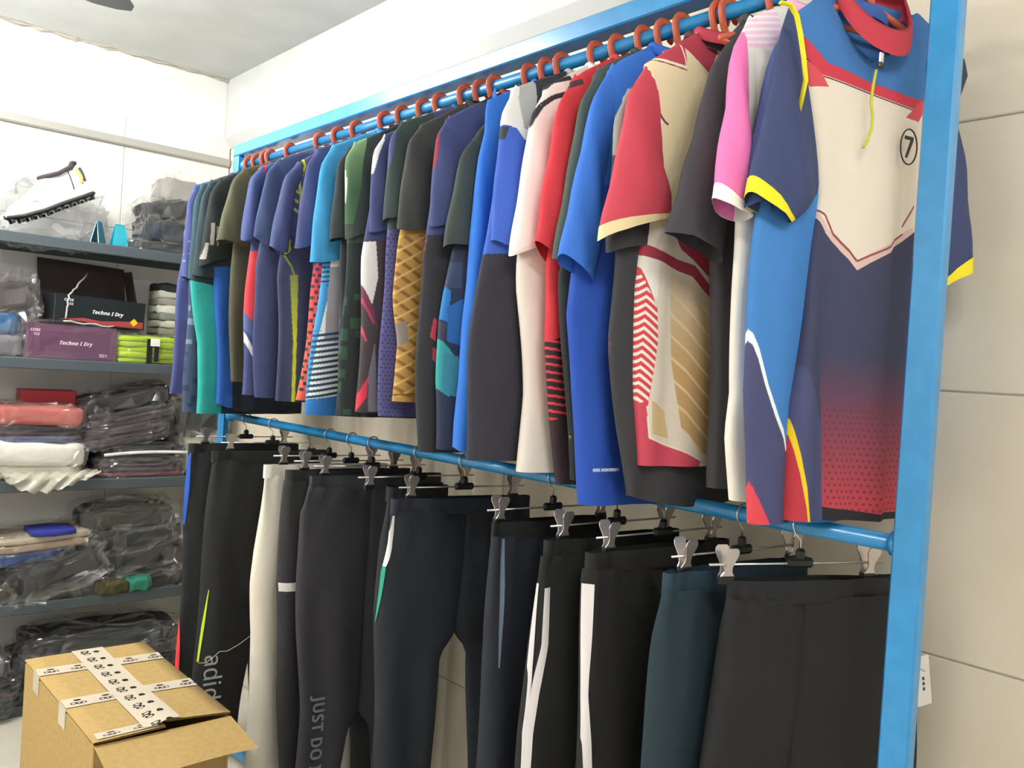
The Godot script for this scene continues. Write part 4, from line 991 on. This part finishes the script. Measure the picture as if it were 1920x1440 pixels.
func shoe(y: float) -> void:
	var t := thing("sports_shoe", "white spiked sports shoe with black sole leaning toe-down", "shoe", Vector3(0.24, y + 0.034, 0.906))
	# x' runs from toe to heel, tilted up to the right
	t.basis = Basis(Vector3(0, sin(0.49), -cos(0.49)), Vector3(0, cos(0.49), sin(0.49)), Vector3(1, 0, 0))
	t.scale = Vector3.ONE * 1.06
	var tops := [Vector2(0, 0.026), Vector2(0.03, 0.05), Vector2(0.08, 0.066), Vector2(0.13, 0.092), Vector2(0.17, 0.113), Vector2(0.2, 0.105), Vector2(0.235, 0.1), Vector2(0.265, 0.113), Vector2(0.285, 0.118), Vector2(0.3, 0.085)]
	var at := func(list: Array, x: float) -> float:
		for i in range(list.size() - 1):
			if x <= list[i + 1].x:
				return lerpf(list[i].y, list[i + 1].y, (x - list[i].x) / (list[i + 1].x - list[i].x))
		return list[-1].y
	var wid := [Vector2(0, 0.014), Vector2(0.02, 0.034), Vector2(0.08, 0.05), Vector2(0.15, 0.043), Vector2(0.22, 0.036), Vector2(0.28, 0.034), Vector2(0.305, 0.014)]
	var bot := [Vector2(0, 0.016), Vector2(0.05, 0.004), Vector2(0.12, 0.0), Vector2(0.18, 0.004), Vector2(0.3, 0.006)]
	var upper := grid(28, 34, func(i: int, j: int) -> Vector3:
		var x := 0.303 * j / 33.0
		var ph := TAU * i / 28.0
		var w: float = at.call(wid, x)
		var b: float = at.call(bot, x)
		var h: float = at.call(tops, x) - b
		var narrow := 1.0 if sin(ph) < 0.0 else lerpf(1.0, 0.62, smoothstep(0.0, 1.0, sin(ph)) * smoothstep(0.05, 0.15, x))
		return Vector3(x, b + h * (0.45 + 0.55 * signf(sin(ph)) * pow(absf(sin(ph)), 0.8)), w * narrow * signf(cos(ph)) * pow(absf(cos(ph)), 0.7)), true)
	mi("upper", upper, cloth(Color("efeeec")), t)
	var dark := mat("shoe_dark", Color("3e3638"), 0.7)
	var sole := grid(24, 30, func(i: int, j: int) -> Vector3:
		var x := lerpf(-0.006, 0.312, j / 29.0)
		var ph := TAU * i / 24.0
		var w: float = at.call(wid, clampf(x, 0.0, 0.305)) + 0.004
		var e := 1.0 if (j > 0 and j < 29) else 0.01
		return Vector3(x, at.call(bot, clampf(x, 0.0, 0.3)) + 0.002 + 0.008 * sin(ph) * e, w * signf(cos(ph)) * pow(absf(cos(ph)), 0.5) * e), true)
	mi("outsole", sole, mat("sole_black", Color("2a2c2d"), 0.6), t)
	for k in 11:
		var sx := 0.015 + 0.0275 * k
		var sy: float = at.call(bot, sx) - 0.012
		for s in [-0.7, 0.7]:
			var sz: float = at.call(wid, sx) * s
			mi("spike", tube(PackedVector3Array([Vector3(sx, sy + 0.008, sz), Vector3(sx, sy, sz), Vector3(sx + 0.001, sy - 0.006, sz)]), 0.006, 8), M.sole_black, t)
	# dark lining round the ankle opening, heel loop and the seam below it
	var ring := PackedVector3Array()
	for k in 25:
		var a := TAU * k / 24.0
		ring.append(Vector3(0.218 + 0.062 * cos(a), 0.1045 + 0.011 * maxf(0.0, cos(a)) + 0.004 * maxf(0.0, -cos(a)), 0.0245 * sin(a)))
	mi("ankle_lining", tube(ring, 0.0075, 8), dark, t)
	mi("heel_loop", tube(bez(Vector3(0.262, 0.104, 0.012), Vector3(0.277, 0.132, 0.006), Vector3(0.29, 0.12, 0.0), 8), 0.009, 8), dark, t)
	mi("side_seam", tube(bez(Vector3(0.248, 0.104, 0.026), Vector3(0.244, 0.07, 0.035), Vector3(0.238, 0.04, 0.0385), 8), 0.0022, 6), dark, t)
	mi("yellow_panel", tube(bez(Vector3(0.277, 0.1, 0.023), Vector3(0.281, 0.075, 0.03), Vector3(0.272, 0.05, 0.0335), 8), 0.0062, 8), mat("yellow_trim", Color("d9c25a"), 0.6), t)
	mi("heel_patch", tube(bez(Vector3(0.292, 0.102, 0.012), Vector3(0.294, 0.08, 0.02), Vector3(0.285, 0.055, 0.028), 8), 0.006, 8), dark, t)
	mi("side_logo", tube(bez(Vector3(0.08, 0.05, 0.044), Vector3(0.095, 0.04, 0.048), Vector3(0.11, 0.036, 0.047), 6), 0.0018, 6), mat("shoe_grey", Color("8d8588"), 0.7), t)

# ---------------------------------------------------------------- carton in front
func carton() -> void:
	var x0 := 1.212
	var x1 := 1.835
	var z0 := 0.682
	var z1 := 0.993
	var h := 0.5
	var t := thing("cardboard_carton", "brown cardboard carton with crossed printed tape standing on the floor", "box", Vector3((x0 + x1) / 2, 0, (z0 + z1) / 2))
	var lx := x1 - x0
	var lz := z1 - z0
	var m: Material = M.cardboard
	for s in [-1.0, 1.0]:
		mi("long_side", rbox(Vector3(lx, h - 0.006, 0.006), 0.002), m, t, Vector3(0, h / 2 - 0.003, s * (lz / 2 - 0.003)))
		mi("short_side", rbox(Vector3(0.006, h - 0.006, lz - 0.012), 0.002), m, t, Vector3(s * (lx / 2 - 0.003), h / 2 - 0.003, 0))
	mi("bottom", rbox(Vector3(lx - 0.012, 0.006, lz - 0.012), 0.002), m, t, Vector3(0, 0.003, 0))
	# two long flaps meeting at the middle; the near end springs up a little
	for s in [-1.0, 1.0]:
		var lift: float = 0.004 if s > 0.0 else 0.014
		var f := grid(10, 24, func(i: int, j: int) -> Vector3:
			var x: float = lerpf(-lx / 2, lx / 2 + (0.004 if s > 0.0 else -0.004), j / 23.0)
			var side := [0.0, 0.25, 0.5, 0.75, 1.0, 1.0, 0.75, 0.5, 0.25, 0.0]
			var z: float = s * lerpf(lz / 2 + 0.001, 0.0015, side[i])
			var up: float = lift * smoothstep(0.45, 1.0, j / 23.0) * side[i] + 0.002 * sin(j * 0.9 + s) * side[i] * (1.0 - side[i])
			return Vector3(x, h + up + (0.004 if i < 5 else 0.0), z), true)
		mi("top_flap", f, m, t)
	var ef := grid(9, 8, func(i: int, j: int) -> Vector3:
		var z := lerpf(lz / 2, -lz / 2, i / 8.0)
		var tt := j / 7.0
		var a: float = lerpf(0.0, -0.012, tt)
		return Vector3(lx / 2 + 0.155 * tt + 0.004 * sin(i * 0.8) * tt, h - 0.004 + a - 0.022 * tt * (1.0 if i < 3 else 0.4), z), false)
	mi("end_flap", ef, m, t)
	# printed packing tape
	var tape := tape_mat()
	var strips := [
		[Vector2(-lx / 2, 0.0), Vector2(lx / 2 - 0.005, 0.006), 0.082],
		[Vector2(-0.185, lz / 2), Vector2(-0.165, -lz / 2), 0.056],
		[Vector2(0.065, lz / 2), Vector2(0.075, -lz / 2), 0.058],
		[Vector2(lx / 2 - 0.022, lz / 2 - 0.01), Vector2(lx / 2 - 0.02, 0.015), 0.034],
	]
	for q in strips:
		var a: Vector2 = q[0]
		var b: Vector2 = q[1]
		var n: Vector2 = (b - a).normalized().orthogonal() * q[2] / 2.0
		var st := grid(4, 30, func(i: int, j: int) -> Vector3:
			var p := a.lerp(b, j / 29.0) + n * (i / 1.5 - 1.0)
			var sd: float = 1.0 - absf(p.y) / (lz / 2)
			var lift: float = (0.004 if p.y > 0.0 else 0.014) * smoothstep(0.45, 1.0, (p.x + lx / 2) / lx) * clampf(sd, 0.0, 1.0)
			return Vector3(p.x, h + 0.0062 + lift + (0.0012 if q == strips[0] else 0.0), p.y), false, func(v: Vector3) -> Vector2:
				var d := Vector2(v.x, v.z) - a
				return Vector2(d.dot((b - a).normalized()) / 0.065, d.dot(n.normalized()) / q[2] + 0.5))
		mi("tape", st, tape, t)
	for q in [[-0.185, 1.0, 0.056], [0.065, 1.0, 0.058]]:
		mi("tape", rbox(Vector3(q[2], 0.05, 0.0008), 0.0002), mat("tape_plain", Color("d8cfbd"), 0.3), t, Vector3(q[0], h - 0.022, lz / 2 + 0.0012))

func tape_mat() -> StandardMaterial3D:
	var im := Image.create(128, 96, false, Image.FORMAT_RGB8)
	im.fill(Color("dccfbb"))
	var ink := Color("2b2622")
	var ring := func(cx: float, cy: float, rx: float, ry: float, wd: float) -> void:
		for y in range(int(cy - ry - 2), int(cy + ry + 3)):
			for x in range(int(cx - rx - 2), int(cx + rx + 3)):
				var d := Vector2((x - cx) / rx, (y - cy) / ry).length()
				if d < 1.0 and d > 1.0 - wd and x >= 0 and x < 128 and y >= 0 and y < 96:
					im.set_pixel(x, y, ink)
	ring.call(42, 34, 15, 13, 0.45)
	ring.call(66, 30, 12, 12, 0.5)
	ring.call(88, 35, 13, 12, 0.42)
	im.fill_rect(Rect2i(54, 26, 5, 20), ink)
	im.fill_rect(Rect2i(76, 24, 5, 22), ink)
	ring.call(66, 66, 18, 9, 1.0)
	var m := StandardMaterial3D.new()
	m.albedo_texture = ImageTexture.create_from_image(im)
	m.roughness = 0.3
	m.cull_mode = BaseMaterial3D.CULL_DISABLED
	return m
